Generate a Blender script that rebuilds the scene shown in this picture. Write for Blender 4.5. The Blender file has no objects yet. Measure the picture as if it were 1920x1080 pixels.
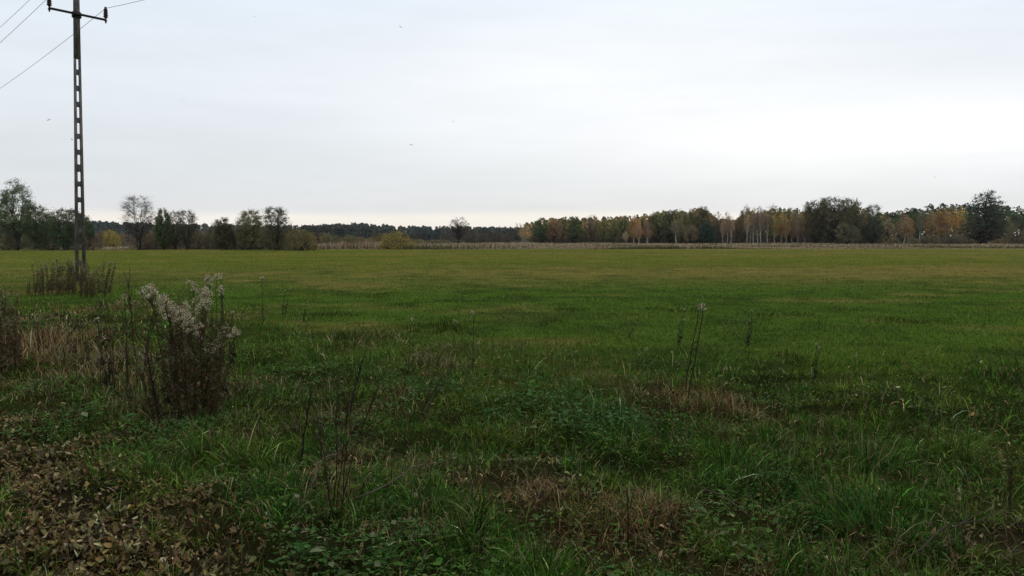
import bpy, math, random
import numpy as np
from mathutils import Vector
PI = math.pi
random.seed(7)
rng = np.random.default_rng(7)
scene = bpy.context.scene
COL = scene.collection

# ------------------------------------------------------------------ camera
CAM_H = 1.65
PITCH = math.radians(3.75)
F = 1450.0                                   # focal length in photo pixels
cam_d = bpy.data.cameras.new('camera')
cam_d.sensor_width = 36.0
cam_d.lens = 36.0 * F / 1920.0
cam_d.clip_start = 0.1
cam_d.clip_end = 6000
cam = bpy.data.objects.new('camera', cam_d)
COL.objects.link(cam)
cam.location = (0, 0, CAM_H)
cam.rotation_euler = (PI / 2 - PITCH, 0, 0)
scene.camera = cam
scene.view_settings.view_transform = 'Standard'
scene.view_settings.look = 'None'
scene.view_settings.exposure = 0.0
scene.view_settings.gamma = 1.0

# ------------------------------------------------------------------ world: overcast sky
SUN_EL, SUN_AZ = math.radians(32), math.radians(12)      # azimuth clockwise from +Y
world = bpy.data.worlds.new('World')
scene.world = world
world.use_nodes = True
wn, wl = world.node_tree.nodes, world.node_tree.links
wn.clear()
def N(tree, typ, **kw):
    n = tree.nodes.new(typ)
    for k, v in kw.items():
        if k.startswith('i_'):
            key = k[2:]
            key = int(key) if key.isdigit() else key.replace('_', ' ')
            n.inputs[key].default_value = v
        else:
            setattr(n, k, v)
    return n
W = world.node_tree
def wmath(op, a, b=None, c=None, clamp=False):
    n = N(W, 'ShaderNodeMath', operation=op, use_clamp=clamp)
    for i, v in enumerate((a, b, c)):
        if v is None: continue
        if hasattr(v, 'is_output'): wl.new(v, n.inputs[i])
        else: n.inputs[i].default_value = v
    return n.outputs[0]
def wmix(fac, a, b, bt='MIX'):
    n = N(W, 'ShaderNodeMix', data_type='RGBA', blend_type=bt)
    for sock, v in ((n.inputs[0], fac), (n.inputs[6], a), (n.inputs[7], b)):
        if hasattr(v, 'is_output'): wl.new(v, sock)
        elif isinstance(v, (int, float)): sock.default_value = v
        else: sock.default_value = (*v, 1)
    return n.outputs[2]
out = N(W, 'ShaderNodeOutputWorld')
bg = N(W, 'ShaderNodeBackground', i_Strength=0.1)
wl.new(bg.outputs[0], out.inputs[0])
sky = N(W, 'ShaderNodeTexSky', sky_type='NISHITA', sun_disc=False, sun_elevation=SUN_EL, sun_rotation=SUN_AZ)
tc = N(W, 'ShaderNodeTexCoord')
sep = N(W, 'ShaderNodeSeparateXYZ')
wl.new(tc.outputs['Generated'], sep.inputs[0])
dx, dy, dz = sep.outputs
# streaky cloud layer: stretched noise that bends the elevation bands and adds soft patches
mp = N(W, 'ShaderNodeMapping')
mp.inputs['Scale'].default_value = (1.3, 1.3, 9.0)
wl.new(tc.outputs['Generated'], mp.inputs[0])
nz = N(W, 'ShaderNodeTexNoise', i_Scale=1.6, i_Detail=5.0, i_Roughness=0.5)
wl.new(mp.outputs[0], nz.inputs['Vector'])
nz2 = N(W, 'ShaderNodeTexNoise', i_Scale=4.5, i_Detail=6.0, i_Roughness=0.55)
wl.new(mp.outputs[0], nz2.inputs['Vector'])
nzc = wmath('SUBTRACT', nz.outputs[0], 0.5)
elev = wmath('ADD', dz, wmath('MULTIPLY', nzc, 0.02))
ramp = N(W, 'ShaderNodeValToRGB')
ramp.color_ramp.interpolation = 'EASE'
stops = [(0.0, (0.93, 0.88, 0.80)), (0.022, (0.97, 0.93, 0.86)), (0.036, (0.765, 0.785, 0.81)), (0.085, (0.745, 0.785, 0.815)),
         (0.16, (0.80, 0.855, 0.91)), (0.30, (0.80, 0.885, 0.97)), (0.55, (0.76, 0.82, 0.88)), (1.0, (0.74, 0.79, 0.85))]
el = ramp.color_ramp.elements
el[0].position, el[0].color = stops[0][0], (*stops[0][1], 1)
el[1].position, el[1].color = stops[-1][0], (*stops[-1][1], 1)
for p, c in stops[1:-1]:
    e = el.new(p); e.color = (*c, 1)
wl.new(elev, ramp.inputs[0])
def blob(cx, cz, sx, sz):
    a = wmath('DIVIDE', wmath('SUBTRACT', dx, cx), sx)
    b = wmath('DIVIDE', wmath('SUBTRACT', elev, cz), sz)
    d = wmath('ADD', wmath('MULTIPLY', a, a), wmath('MULTIPLY', b, b))
    g = wmath('POWER', 2.718, wmath('MULTIPLY', d, -1.0))
    return wmath('MULTIPLY', g, wmath('GREATER_THAN', dy, 0.0))
b1 = blob(0.12, 0.19, 0.36, 0.085)
b2 = blob(0.52, 0.115, 0.40, 0.05)
c = ramp.outputs[0]
c = wmix(wmath('MULTIPLY', b1, 0.62, clamp=True), c, (1.03, 1.035, 1.04))
c = wmix(wmath('MULTIPLY', b2, 1.0, clamp=True), c, (1.06, 1.06, 1.07))
fine = wmath('MULTIPLY_ADD', wmath('SUBTRACT', nz2.outputs[0], 0.5), 0.13, 1.0)
fine = wmath('MULTIPLY', fine, wmath('MULTIPLY_ADD', nzc, 0.10, 1.0))
vm = N(W, 'ShaderNodeVectorMath', operation='SCALE')
wl.new(c, vm.inputs[0]); wl.new(wmath('MULTIPLY', fine, 10.0), vm.inputs['Scale'])
final = wmix(0.95, sky.outputs[0], vm.outputs[0])       # thick cloud over the clear sky
wl.new(final, bg.inputs['Color'])

sun_d = bpy.data.lights.new('sun', 'SUN')
sun_d.energy = 0.5
sun_d.angle = math.radians(25)
sun_d.color = (1.0, 0.97, 0.93)
sun = bpy.data.objects.new('sun', sun_d)
COL.objects.link(sun)
sd = Vector((math.sin(SUN_AZ) * math.cos(SUN_EL), math.cos(SUN_AZ) * math.cos(SUN_EL), math.sin(SUN_EL)))
sun.rotation_euler = sd.to_track_quat('Z', 'Y').to_euler()
sun.location = (0, 0, 50)

# ------------------------------------------------------------------ helpers
def ray(px, py):
    u, v = (px - 960) / F, -(py - 540) / F
    c, s = math.cos(PITCH), math.sin(PITCH)
    return np.array([u, c + v * s, v * c - s])
def ground_at(px, py):
    d = ray(px, py)
    t = CAM_H / -d[2]
    return d[0] * t, d[1] * t
def at_depth(px, py, Y):
    d = ray(px, py)
    t = Y / d[1]
    return np.array([d[0] * t, Y, CAM_H + d[2] * t])
def hsh(ix, iy, s):
    n = (ix.astype(np.int64) * 374761393 + iy.astype(np.int64) * 668265263 + s * 1442695041) & 0xFFFFFFFF
    n = ((n ^ (n >> 13)) * 1274126177) & 0xFFFFFFFF
    return ((n ^ (n >> 16)) & 0xFFFF) / 65535.0
def vnoise(x, y, s=0):
    ix, iy = np.floor(x), np.floor(y)
    fx, fy = x - ix, y - iy
    fx = fx * fx * (3 - 2 * fx); fy = fy * fy * (3 - 2 * fy)
    a, b = hsh(ix, iy, s), hsh(ix + 1, iy, s)
    c_, d = hsh(ix, iy + 1, s), hsh(ix + 1, iy + 1, s)
    return (a * (1 - fx) + b * fx) * (1 - fy) + (c_ * (1 - fx) + d * fx) * fy
def fbm(x, y, s=0, o=4):
    v, a, t = 0, 0.5, 0
    for i in range(o):
        v = v + a * vnoise(x * 2 ** i, y * 2 ** i, s + i * 17); t += a; a *= 0.5
    return v / t
def sst(a, b, x):
    t = np.clip((x - a) / (b - a), 0, 1)
    return t * t * (3 - 2 * t)

def make_mesh(name, V, quads=None, tris=None, colors=None, smooth=False):
    me = bpy.data.meshes.new(name)
    V = np.asarray(V, dtype=np.float32)
    q = np.zeros((0, 4), int) if quads is None else np.asarray(quads, int).reshape(-1, 4)
    t = np.zeros((0, 3), int) if tris is None else np.asarray(tris, int).reshape(-1, 3)
    me.vertices.add(len(V)); me.vertices.foreach_set('co', V.ravel())
    loops = np.concatenate([q.ravel(), t.ravel()]).astype(np.int32)
    me.loops.add(len(loops)); me.loops.foreach_set('vertex_index', loops)
    n = len(q) + len(t)
    starts = np.concatenate([np.arange(len(q)) * 4, len(q) * 4 + np.arange(len(t)) * 3]).astype(np.int32)
    tot = np.concatenate([np.full(len(q), 4), np.full(len(t), 3)]).astype(np.int32)
    me.polygons.add(n)
    me.polygons.foreach_set('loop_start', starts)
    me.polygons.foreach_set('loop_total', tot)
    if smooth: me.polygons.foreach_set('use_smooth', np.ones(n, dtype=bool))
    if colors is not None:
        c_ = np.asarray(colors, dtype=np.float32)
        if c_.shape[1] == 3: c_ = np.hstack([c_, np.ones((len(c_), 1), np.float32)])
        ca = me.color_attributes.new('Col', 'FLOAT_COLOR', 'POINT')
        ca.data.foreach_set('color', c_.ravel())
    me.update(calc_edges=True)
    return me
def link(name, me, mat=None, parent=None, **props):
    o = bpy.data.objects.new(name, me)
    COL.objects.link(o)
    if mat and me and not me.materials: me.materials.append(mat)
    if parent: o.parent = parent
    for k, v in props.items(): o[k] = v
    return o
def empty(name, loc, label, cat, group=None):
    o = bpy.data.objects.new(name, None)
    COL.objects.link(o); o.location = loc
    o.empty_display_size = 0.1
    o['label'] = label; o['category'] = cat
    if group: o['group'] = group
    return o
class MB:
    """collects pieces into one mesh"""
    def __init__(s): s.V, s.Q, s.T, s.C, s.n = [], [], [], [], 0
    def add(s, V, Q=None, T=None, C=(1, 1, 1, 1)):
        V = np.asarray(V, float)
        if len(V) == 0: return
        s.V.append(V)
        if Q is not None and len(Q): s.Q.append(np.asarray(Q, int).reshape(-1, 4) + s.n)
        if T is not None and len(T): s.T.append(np.asarray(T, int).reshape(-1, 3) + s.n)
        C = np.asarray(C, float)
        if C.ndim == 1: C = np.tile(C, (len(V), 1))
        if C.shape[1] == 3: C = np.hstack([C, np.ones((len(C), 1))])
        s.C.append(C); s.n += len(V)
    def mesh(s, name, smooth=False):
        return make_mesh(name, np.concatenate(s.V), np.concatenate(s.Q) if s.Q else None,
                         np.concatenate(s.T) if s.T else None, np.concatenate(s.C), smooth)
    def tube(s, pts, radii, sides=5, C=(1, 1, 1, 1)):
        pts = np.asarray(pts, float); n = len(pts)
        tan = np.gradient(pts, axis=0)
        tan /= np.linalg.norm(tan, axis=1)[:, None] + 1e-9
        ref = np.array([0.31, 0.95, 0.1]) if abs(tan[0][2]) > 0.7 else np.array([0, 0.05, 1.0])
        a = np.cross(tan, ref); a /= np.linalg.norm(a, axis=1)[:, None] + 1e-9
        b = np.cross(tan, a)
        ang = np.arange(sides) * 2 * PI / sides
        r = np.asarray(radii, float)[:, None, None]
        V = pts[:, None, :] + r * (np.cos(ang)[None, :, None] * a[:, None, :] + np.sin(ang)[None, :, None] * b[:, None, :])
        i = np.arange(n - 1)[:, None] * sides; j = np.arange(sides)[None, :]; k = (j + 1) % sides
        Q = np.stack([i + j, i + k, i + sides + k, i + sides + j], -1).reshape(-1, 4)
        V = V.reshape(-1, 3)
        e0, e1 = len(V), len(V) + 1
        V = np.vstack([V, pts[0], pts[-1]])
        T = [(e0, (q + 1) % sides, q) for q in range(sides)] + [(e1, (n - 1) * sides + q, (n - 1) * sides + (q + 1) % sides) for q in range(sides)]
        s.add(V, Q, T, C)
    def box(s, cx, cy, cz, sx, sy, sz, C=(1, 1, 1, 1)):
        V = np.array([(x, y, z) for z in (-.5, .5) for y in (-.5, .5) for x in (-.5, .5)]) * (sx, sy, sz) + (cx, cy, cz)
        s.add(V, [(0, 2, 3, 1), (4, 5, 7, 6), (0, 1, 5, 4), (2, 6, 7, 3), (0, 4, 6, 2), (1, 3, 7, 5)], None, C)
def spikes(P0, P1, r):
    """many thin three-sided cones at once"""
    P0, P1 = np.asarray(P0, float), np.asarray(P1, float)
    n = len(P0)
    d = P1 - P0; d /= np.linalg.norm(d, axis=1)[:, None] + 1e-9
    a = np.cross(d, np.array([0.37, 0.61, 0.7])); a /= np.linalg.norm(a, axis=1)[:, None] + 1e-9
    b = np.cross(d, a)
    r = np.broadcast_to(np.asarray(r, float), (n,))[:, None]
    V = np.stack([P0 + a * r, P0 + (-.5 * a + .87 * b) * r, P0 + (-.5 * a - .87 * b) * r, P1], 1).reshape(-1, 3)
    i = (np.arange(n) * 4)[:, None]
    T = np.concatenate([i + np.array([0, 1, 3]), i + np.array([1, 2, 3]), i + np.array([2, 0, 3])])
    return V, T
def rand_dirs(n, g=rng):
    v = g.normal(size=(n, 3)); return v / (np.linalg.norm(v, axis=1)[:, None] + 1e-9)
def leaf_quads(P, size, g=rng, aspect=0.6, up=0.0, D=None):
    n = len(P)
    d = rand_dirs(n, g) if D is None else D / (np.linalg.norm(D, axis=1)[:, None] + 1e-9)
    e = rand_dirs(n, g); e = np.cross(d, e); e /= np.linalg.norm(e, axis=1)[:, None] + 1e-9
    size = np.broadcast_to(np.asarray(size, float), (n,))[:, None]
    V = np.stack([P - d * size * .5, P + e * size * .5 * aspect, P + d * size * .5, P - e * size * .5 * aspect], 1).reshape(-1, 3)
    return V, np.arange(n * 4).reshape(-1, 4)
def blades(P, h, w, az, bend, C0, C1, face=None, segs=2):
    """grass blades. P base points, h length, w width, az lean azimuth, bend 0 upright .. 1.6 droops over"""
    n = len(P)
    h, w, bend = [np.broadcast_to(np.asarray(q, float), (n,)) for q in (h, w, bend)]
    fa = rng.uniform(0, PI, n) if face is None else face
    side = np.stack([np.cos(fa), np.sin(fa), np.zeros(n)], 1)
    out = np.stack([np.cos(az), np.sin(az), np.zeros(n)], 1)
    ts = np.linspace(0, 1, segs + 1)
    pts = [P]
    cur = P.copy()
    for k in range(segs):
        ang = bend * (0.35 + 1.15 * (k + .5) / segs)
        cur = cur + (out * np.sin(ang)[:, None] + np.array([0, 0, 1]) * np.cos(ang)[:, None]) * (h / segs)[:, None]
        pts.append(cur)
    V, C = [], []
    for k in range(segs):
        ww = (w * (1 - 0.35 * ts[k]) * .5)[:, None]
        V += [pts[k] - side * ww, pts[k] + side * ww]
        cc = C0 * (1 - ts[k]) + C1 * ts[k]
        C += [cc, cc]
    V.append(pts[-1]); C.append(C1)
    m = 2 * segs + 1
    V = np.stack(V, 1).reshape(-1, 3); C = np.stack(C, 1).reshape(-1, C0.shape[1])
    i = (np.arange(n) * m)[:, None]
    Q = np.concatenate([i + np.array([2 * k, 2 * k + 1, 2 * k + 3, 2 * k + 2]) for k in range(segs - 1)]) if segs > 1 else None
    T = i + np.array([m - 3, m - 2, m - 1])
    return V, Q, T, C

# ------------------------------------------------------------------ materials
def mat_new(name):
    m = bpy.data.materials.new(name); m.use_nodes = True
    m.node_tree.nodes.clear()
    return m, m.node_tree
def tmix(T_, fac, a, b, bt='MIX'):
    n = N(T_, 'ShaderNodeMix', data_type='RGBA', blend_type=bt)
    for sock, v in ((n.inputs[0], fac), (n.inputs[6], a), (n.inputs[7], b)):
        if hasattr(v, 'is_output'): T_.links.new(v, sock)
        elif isinstance(v, (int, float)): sock.default_value = v
        else: sock.default_value = (*v, 1)
    return n.outputs[2]
def tmath(T_, op, a, b=None):
    n = N(T_, 'ShaderNodeMath', operation=op)
    for i, v in enumerate((a, b)):
        if v is None: continue
        if hasattr(v, 'is_output'): T_.links.new(v, n.inputs[i])
        else: n.inputs[i].default_value = v
    return n.outputs[0]
def foliage_mat(name, transl=0.3, tint=False, gloss=0.04, rough=0.5):
    m, T_ = mat_new(name); L = T_.links
    o = N(T_, 'ShaderNodeOutputMaterial')
    at = N(T_, 'ShaderNodeAttribute', attribute_name='Col')
    c_ = at.outputs['Color']
    if tint:
        oi = N(T_, 'ShaderNodeObjectInfo')
        c_ = tmix(T_, at.outputs['Alpha'], c_, tmix(T_, 1.0, c_, oi.outputs['Color'], 'MULTIPLY'))
    geo = N(T_, 'ShaderNodeNewGeometry')
    rv = N(T_, 'ShaderNodeMapRange', i_3=0.8, i_4=1.2)
    L.new(geo.outputs['Random Per Island'], rv.inputs[0])
    vm_ = N(T_, 'ShaderNodeVectorMath', operation='SCALE')
    L.new(c_, vm_.inputs[0]); L.new(rv.outputs[0], vm_.inputs['Scale'])
    c_ = vm_.outputs[0]
    d = N(T_, 'ShaderNodeBsdfDiffuse'); t = N(T_, 'ShaderNodeBsdfTranslucent')
    L.new(c_, d.inputs[0]); L.new(c_, t.inputs[0])
    mx = N(T_, 'ShaderNodeMixShader', i_0=transl)
    L.new(d.outputs[0], mx.inputs[1]); L.new(t.outputs[0], mx.inputs[2])
    g = N(T_, 'ShaderNodeBsdfGlossy', i_Roughness=rough); g.inputs[0].default_value = (0.8, 0.85, 0.9, 1)
    mg = N(T_, 'ShaderNodeMixShader', i_0=gloss)
    L.new(mx.outputs[0], mg.inputs[1]); L.new(g.outputs[0], mg.inputs[2])
    L.new(mg.outputs[0], o.inputs[0])
    return m
M_grass = foliage_mat('grass_blades', 0.14, gloss=0.004, rough=0.45)
M_straw = foliage_mat('dead_grass', 0.12, gloss=0.003)
M_weed = foliage_mat('weed_leaves', 0.18, gloss=0.012)
M_crown = foliage_mat('tree_foliage', 0.3, tint=True, gloss=0.005)
M_litter = foliage_mat('fallen_leaf', 0.12, gloss=0.012, rough=0.4)
def bark_mat(name, c1, c2, scale=(6, 6, 1.2), rough=0.9, tint=False):
    m, T_ = mat_new(name); L = T_.links
    o = N(T_, 'ShaderNodeOutputMaterial')
    p = N(T_, 'ShaderNodeBsdfPrincipled', i_Roughness=rough)
    p.inputs['Specular IOR Level'].default_value = 0.2
    tcn = N(T_, 'ShaderNodeTexCoord'); mpn = N(T_, 'ShaderNodeMapping'); mpn.inputs['Scale'].default_value = scale
    L.new(tcn.outputs['Object'], mpn.inputs[0])
    nn = N(T_, 'ShaderNodeTexNoise', i_Scale=3.0, i_Detail=6.0, i_Roughness=0.65)
    L.new(mpn.outputs[0], nn.inputs['Vector'])
    mr = N(T_, 'ShaderNodeMapRange', i_1=0.43, i_2=0.58)
    L.new(nn.outputs[0], mr.inputs[0])
    L.new(tmix(T_, mr.outputs[0], c1, c2), p.inputs['Base Color'])
    bp = N(T_, 'ShaderNodeBump', i_Strength=0.5, i_Distance=0.02)
    L.new(nn.outputs[0], bp.inputs['Height']); L.new(bp.outputs[0], p.inputs['Normal'])
    L.new(p.outputs[0], o.inputs[0])
    return m
M_bark = bark_mat('dark_bark', (0.03, 0.024, 0.02), (0.075, 0.06, 0.05))
M_birch = bark_mat('birch_bark', (0.50, 0.46, 0.40), (0.28, 0.25, 0.21), (3, 3, 1.2))
M_pinebark = bark_mat('pine_bark', (0.10, 0.06, 0.045), (0.17, 0.09, 0.06))
M_concrete = bark_mat('weathered_concrete', (0.085, 0.076, 0.075), (0.18, 0.16, 0.135), (4, 4, 1.0), 0.85)
M_steel = bark_mat('dark_painted_steel', (0.018, 0.015, 0.02), (0.035, 0.028, 0.03), (8, 8, 8), 0.6)
M_wire = bark_mat('aluminium_wire', (0.30, 0.31, 0.32), (0.38, 0.39, 0.40), (1, 1, 1), 0.6)
M_insul = bark_mat('brown_porcelain', (0.035, 0.016, 0.015), (0.05, 0.022, 0.018), (8, 8, 8), 0.3)
M_bird = bark_mat('bird_plumage', (0.03, 0.03, 0.035), (0.06, 0.06, 0.065), (8, 8, 8), 0.8)

# ------------------------------------------------------------------ where the ground is what
def patch(px, py, rx, ry):
    """an ellipse on the ground, from its place in the photograph, in metres"""
    x, y = ground_at(px, py)
    y2 = ground_at(px, py - ry)[1]; y1 = ground_at(px, py + ry)[1]
    return (x, y, rx * y / F, max((y2 - y1) * .5, 0.08))
DEAD = [(patch(*a), s) for *a, s in [
    (190, 690, 90, 30, .9), (330, 730, 90, 30, .7),
    (50, 660, 90, 45, 1.0), (10, 610, 60, 60, .9), (120, 660, 60, 35, .6), (270, 745, 120, 35, .8), (400, 760, 70, 40, .7), (450, 810, 60, 35, .8),
    (635, 900, 60, 60, 1.0), (640, 800, 40, 40, .7), (700, 760, 60, 30, .6), (820, 665, 60, 22, .6), (690, 640, 60, 20, .45),
    (1000, 940, 90, 40, .9), (1190, 960, 120, 50, .75), (1130, 1010, 150, 30, .8), (1310, 760, 110, 35, .8), (1230, 745, 50, 20, .5),
    (800, 880, 90, 30, .8), (930, 890, 60, 20, .6), (1480, 815, 40, 14, .5), (1700, 1040, 200, 40, .7), (1500, 1060, 150, 40, .5), (1880, 1000, 60, 50, .6), (1290, 860, 50, 20, .4),
    (140, 535, 75, 14, .9), (1000, 660, 90, 14, .2), (430, 600, 30, 20, .5), (860, 1010, 130, 30, .5), (350, 1010, 70, 30, .6), (560, 960, 50, 30, .5)]]
LITTER = [(patch(*a), s) for *a, s in [
    (0, 900, 150, 110, 1.0), (80, 1000, 230, 90, 1.0), (200, 1070, 210, 60, 1.0), (110, 910, 120, 60, .9), (300, 1000, 80, 45, .5),
    (0, 800, 70, 40, .6), (200, 850, 60, 20, .3), (1000, 900, 120, 60, .16), (750, 960, 150, 60, .2), (1250, 960, 150, 60, .2), (1700, 1000, 240, 60, .2), (600, 900, 80, 40, .3)]]
TUFT = [(patch(*a), s) for *a, s in [      # long green tussocks
    (350, 870, 110, 55, 1.0), (520, 970, 100, 50, 1.0), (480, 880, 90, 40, .8), (610, 840, 70, 30, .6), (220, 985, 50, 35, .9), (880, 1010, 110, 60, .8), (780, 980, 80, 40, .5), (1420, 880, 110, 50, .8),
    (1500, 930, 110, 50, 1.0), (1640, 880, 110, 50, .9), (1800, 900, 150, 70, .9), (1650, 1000, 150, 60, .7), (1750, 850, 150, 50, .7), (1350, 920, 60, 40, .6), (1440, 1020, 80, 40, .7), (1900, 820, 100, 60, .7),
    (1050, 770, 120, 30, .6), (1120, 800, 110, 30, .8), (1300, 700, 80, 25, .4), (700, 690, 70, 18, .6), (980, 700, 60, 18, .5), (560, 660, 100, 25, .5), (40, 1070, 60, 30, .8), (990, 840, 90, 30, .5), (200, 770, 120, 30, .4)]]
BROAD = [(patch(*a), s) for *a, s in [      # dark broad-leaved weeds
    (1130, 800, 130, 35, 1.0), (1000, 770, 110, 30, .8), (800, 745, 90, 18, .9), (120, 800, 130, 35, .9), (280, 820, 120, 40, .8), (600, 830, 60, 50, .5), (930, 790, 60, 20, .8),
    (60, 730, 80, 20, .6), (1750, 810, 100, 30, .4), (600, 1050, 100, 40, .7), (420, 1030, 80, 40, .4), (1600, 760, 120, 18, .3), (1350, 960, 80, 40, .3), (760, 1040, 90, 30, .6), (380, 690, 90, 60, .5), (1060, 730, 200, 20, .4), (650, 700, 200, 30, .4)]]
def field(lst, x, y, jx=0.35):
    x = x + (fbm(x * 1.3, y * 1.3, 91) - .5) * jx * 2; y = y + (fbm(x * 1.3, y * 1.3, 55) - .5) * jx * 2
    v = np.zeros_like(x)
    for (cx, cy, rx, ry), s in lst:
        v = np.maximum(v, s * np.exp(-(((x - cx) / rx) ** 2 + ((y - cy) / ry) ** 2) * 0.9))
    return v
def verge(x, y):
    """1 on the rough verge by the camera, 0 on the grazed meadow"""
    edge = 9.2 + np.clip((-x - 1.0) * 1.2, 0, 9) + (fbm(x * .35, y * .35, 5) - .5) * 4
    return 1 - sst(-2.0, 2.5, y - edge)
def height(x, y):
    d = np.hypot(x, y)
    big = (fbm(x * .05 + 3, y * .05, 21, 3) - .5) * 0.25 * sst(12, 50, d)
    v = verge(x, y)
    hum = (fbm(x * 1.1, y * 1.1, 33, 3) - .5) * (0.05 + 0.13 * v) * (1 - sst(30, 70, d))
    hum = hum + (fbm(x * 2.4, y * 2.4, 35, 2) - .5) * .15 * v
    return big + hum
EDGE = lambda x: 103 + 9 * sst(-35, 30, x) + 5 * (fbm(x * .03, x * 0 + 3, 8) - .5)
def meadow_color(x, y):
    """albedo of the grass sward, from patches of lush and of tired yellow grass"""
    n1 = fbm(x * .045, y * .11, 41, 4); n2 = fbm(x * .35, y * .5, 43, 4); n3 = fbm(x * 1.7, y * 1.7, 47, 3)
    far = sst(16, 46, y + (n1 - .5) * 20)
    lush = np.array([0.086, 0.146, 0.020]); olive = np.array([0.166, 0.182, 0.028]); tan = np.array([0.265, 0.200, 0.062]); dark = np.array([0.045, 0.080, 0.017])
    f = np.clip(far * .9 + (n1 - .5) * .55 + (n2 - .5) * .6, 0, 1)[..., None]
    c_ = lush * (1 - f) + olive * f
    t = np.clip(sst(.50, .72, n1) * .45 * far + sst(.52, .74, n2) * .45 + sst(20, 95, x + y * .5) * .22 + sst(22, 30, y) * (1 - sst(34, 52, y)) * .32, 0, .85)[..., None]
    c_ = c_ * (1 - t) + tan * t
    n4 = fbm(x * .7, y * .9, 49, 4)
    k = np.clip(sst(.50, .74, n3) * .5 + sst(.52, .70, n4) * .55, 0, .85)
    k = (k * (1 - .65 * sst(22, 55, np.hypot(x, y))))[..., None]
    c_ = c_ * (1 - k) + dark * k
    return c_

# ground: one sheet, dense by the camera, out to the horizon
th = np.radians(np.linspace(-180, 180, 721))[:-1]
rr = np.concatenate([[0.0], np.geomspace(1.0, 60, 330), np.geomspace(61, 5200, 120)])
RR, TH = np.meshgrid(rr[1:], th, indexing='ij')
gx, gy = RR * np.sin(TH), RR * np.cos(TH)
gz = height(gx, gy)
gz = gz * (1 - sst(300, 600, RR))
vg = verge(gx, gy)
gc = meadow_color(gx, gy) * .8
soil = np.array([0.030, 0.020, 0.012]); deadc = np.array([0.05, 0.032, 0.018]); shaded_soil = np.array([0.013, 0.013, 0.006])  # verge soil darkened: shade of the gaps between blades put into its colour
k = (vg * .8)[..., None]
gc = gc * (1 - k) + shaded_soil * k
k = np.clip(field(DEAD, gx, gy) * .7, 0, 1)[..., None]; gc = gc * (1 - k) + deadc * k
k = np.clip(field(LITTER, gx, gy) * 1.1, 0, 1)[..., None]; gc = gc * (1 - k) + soil * k
beyond = sst(-1.5, 1.5, gy - EDGE(gx))
sedge = np.array([0.23, 0.18, 0.11]) * (0.6 + .8 * fbm(gx * .05, gy * .2, 71))[..., None]
gc = gc * (1 - beyond[..., None]) + sedge * beyond[..., None]
wood = sst(190, 215, np.hypot(gx, gy))[..., None]
gc = gc * (1 - wood) + np.array([0.05, 0.045, 0.03]) * wood
nr, nt = gx.shape
V = np.stack([gx, gy, gz], -1).reshape(-1, 3)
i = np.arange(nr - 1)[:, None] * nt; j = np.arange(nt)[None, :]; j2 = (j + 1) % nt
Q = np.stack([i + j, i + j2, i + nt + j2, i + nt + j], -1).reshape(-1, 4)[:, ::-1]
ctr = len(V)
V = np.vstack([V, [0, 0, float(gz[0].mean())]])
T = np.stack([np.full(nt, ctr), (np.arange(nt) + 1) % nt, np.arange(nt)], 1)
C = np.vstack([gc.reshape(-1, 3), gc.reshape(-1, 3)[:1]])
def ground_mat():
    m, T_ = mat_new('meadow_ground'); L = T_.links
    o = N(T_, 'ShaderNodeOutputMaterial'); p = N(T_, 'ShaderNodeBsdfPrincipled', i_Roughness=1.0)
    p.inputs['Specular IOR Level'].default_value = 0.0
    at = N(T_, 'ShaderNodeAttribute', attribute_name='Col')
    tcn = N(T_, 'ShaderNodeTexCoord')
    a = N(T_, 'ShaderNodeTexNoise', i_Scale=1.3, i_Detail=8.0, i_Roughness=0.7)
    b = N(T_, 'ShaderNodeTexNoise', i_Scale=14.0, i_Detail=4.0, i_Roughness=0.7)
    L.new(tcn.outputs['Object'], a.inputs['Vector']); L.new(tcn.outputs['Object'], b.inputs['Vector'])
    ma = N(T_, 'ShaderNodeMapRange', i_1=0.3, i_2=0.7, i_3=0.72, i_4=1.28); L.new(a.outputs[0], ma.inputs[0])
    mb = N(T_, 'ShaderNodeMapRange', i_1=0.3, i_2=0.7, i_3=0.7, i_4=1.3); L.new(b.outputs[0], mb.inputs[0])
    vm_ = N(T_, 'ShaderNodeVectorMath', operation='SCALE')
    L.new(at.outputs['Color'], vm_.inputs[0]); L.new(tmath(T_, 'MULTIPLY', ma.outputs[0], mb.outputs[0]), vm_.inputs['Scale'])
    L.new(vm_.outputs[0], p.inputs['Base Color'])
    bp = N(T_, 'ShaderNodeBump', i_Strength=0.8, i_Distance=0.05)
    L.new(b.outputs[0], bp.inputs['Height']); L.new(bp.outputs[0], p.inputs['Normal'])
    L.new(p.outputs[0], o.inputs[0])
    return m
link('ground', make_mesh('ground', V, Q, T, C, smooth=True), ground_mat(), kind='structure')

# ------------------------------------------------------------------ sampling points on the ground
HALF = math.radians(37.5)
def sample(n, d0, d1, power=2.0):
    """points with density ~ d**-power over a wide wedge in front of the camera"""
    u = rng.random(n)
    if power == 2.0: d = d0 * (d1 / d0) ** u
    else:
        e = 2 - power; d = (d0 ** e + u * (d1 ** e - d0 ** e)) ** (1 / e)
    a = rng.uniform(-HALF, HALF, n)
    return d * np.sin(a), d * np.cos(a)
def jitter_color(c_, s=.18):
    n = len(c_)
    b = np.exp(rng.normal(0, s, n))[:, None]
    s = min(s, .22)
    hue = np.stack([np.exp(rng.normal(0, s * .6, n)), np.ones(n), np.exp(rng.normal(0, s * .6, n))], 1)
    return c_ * b * hue

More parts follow.
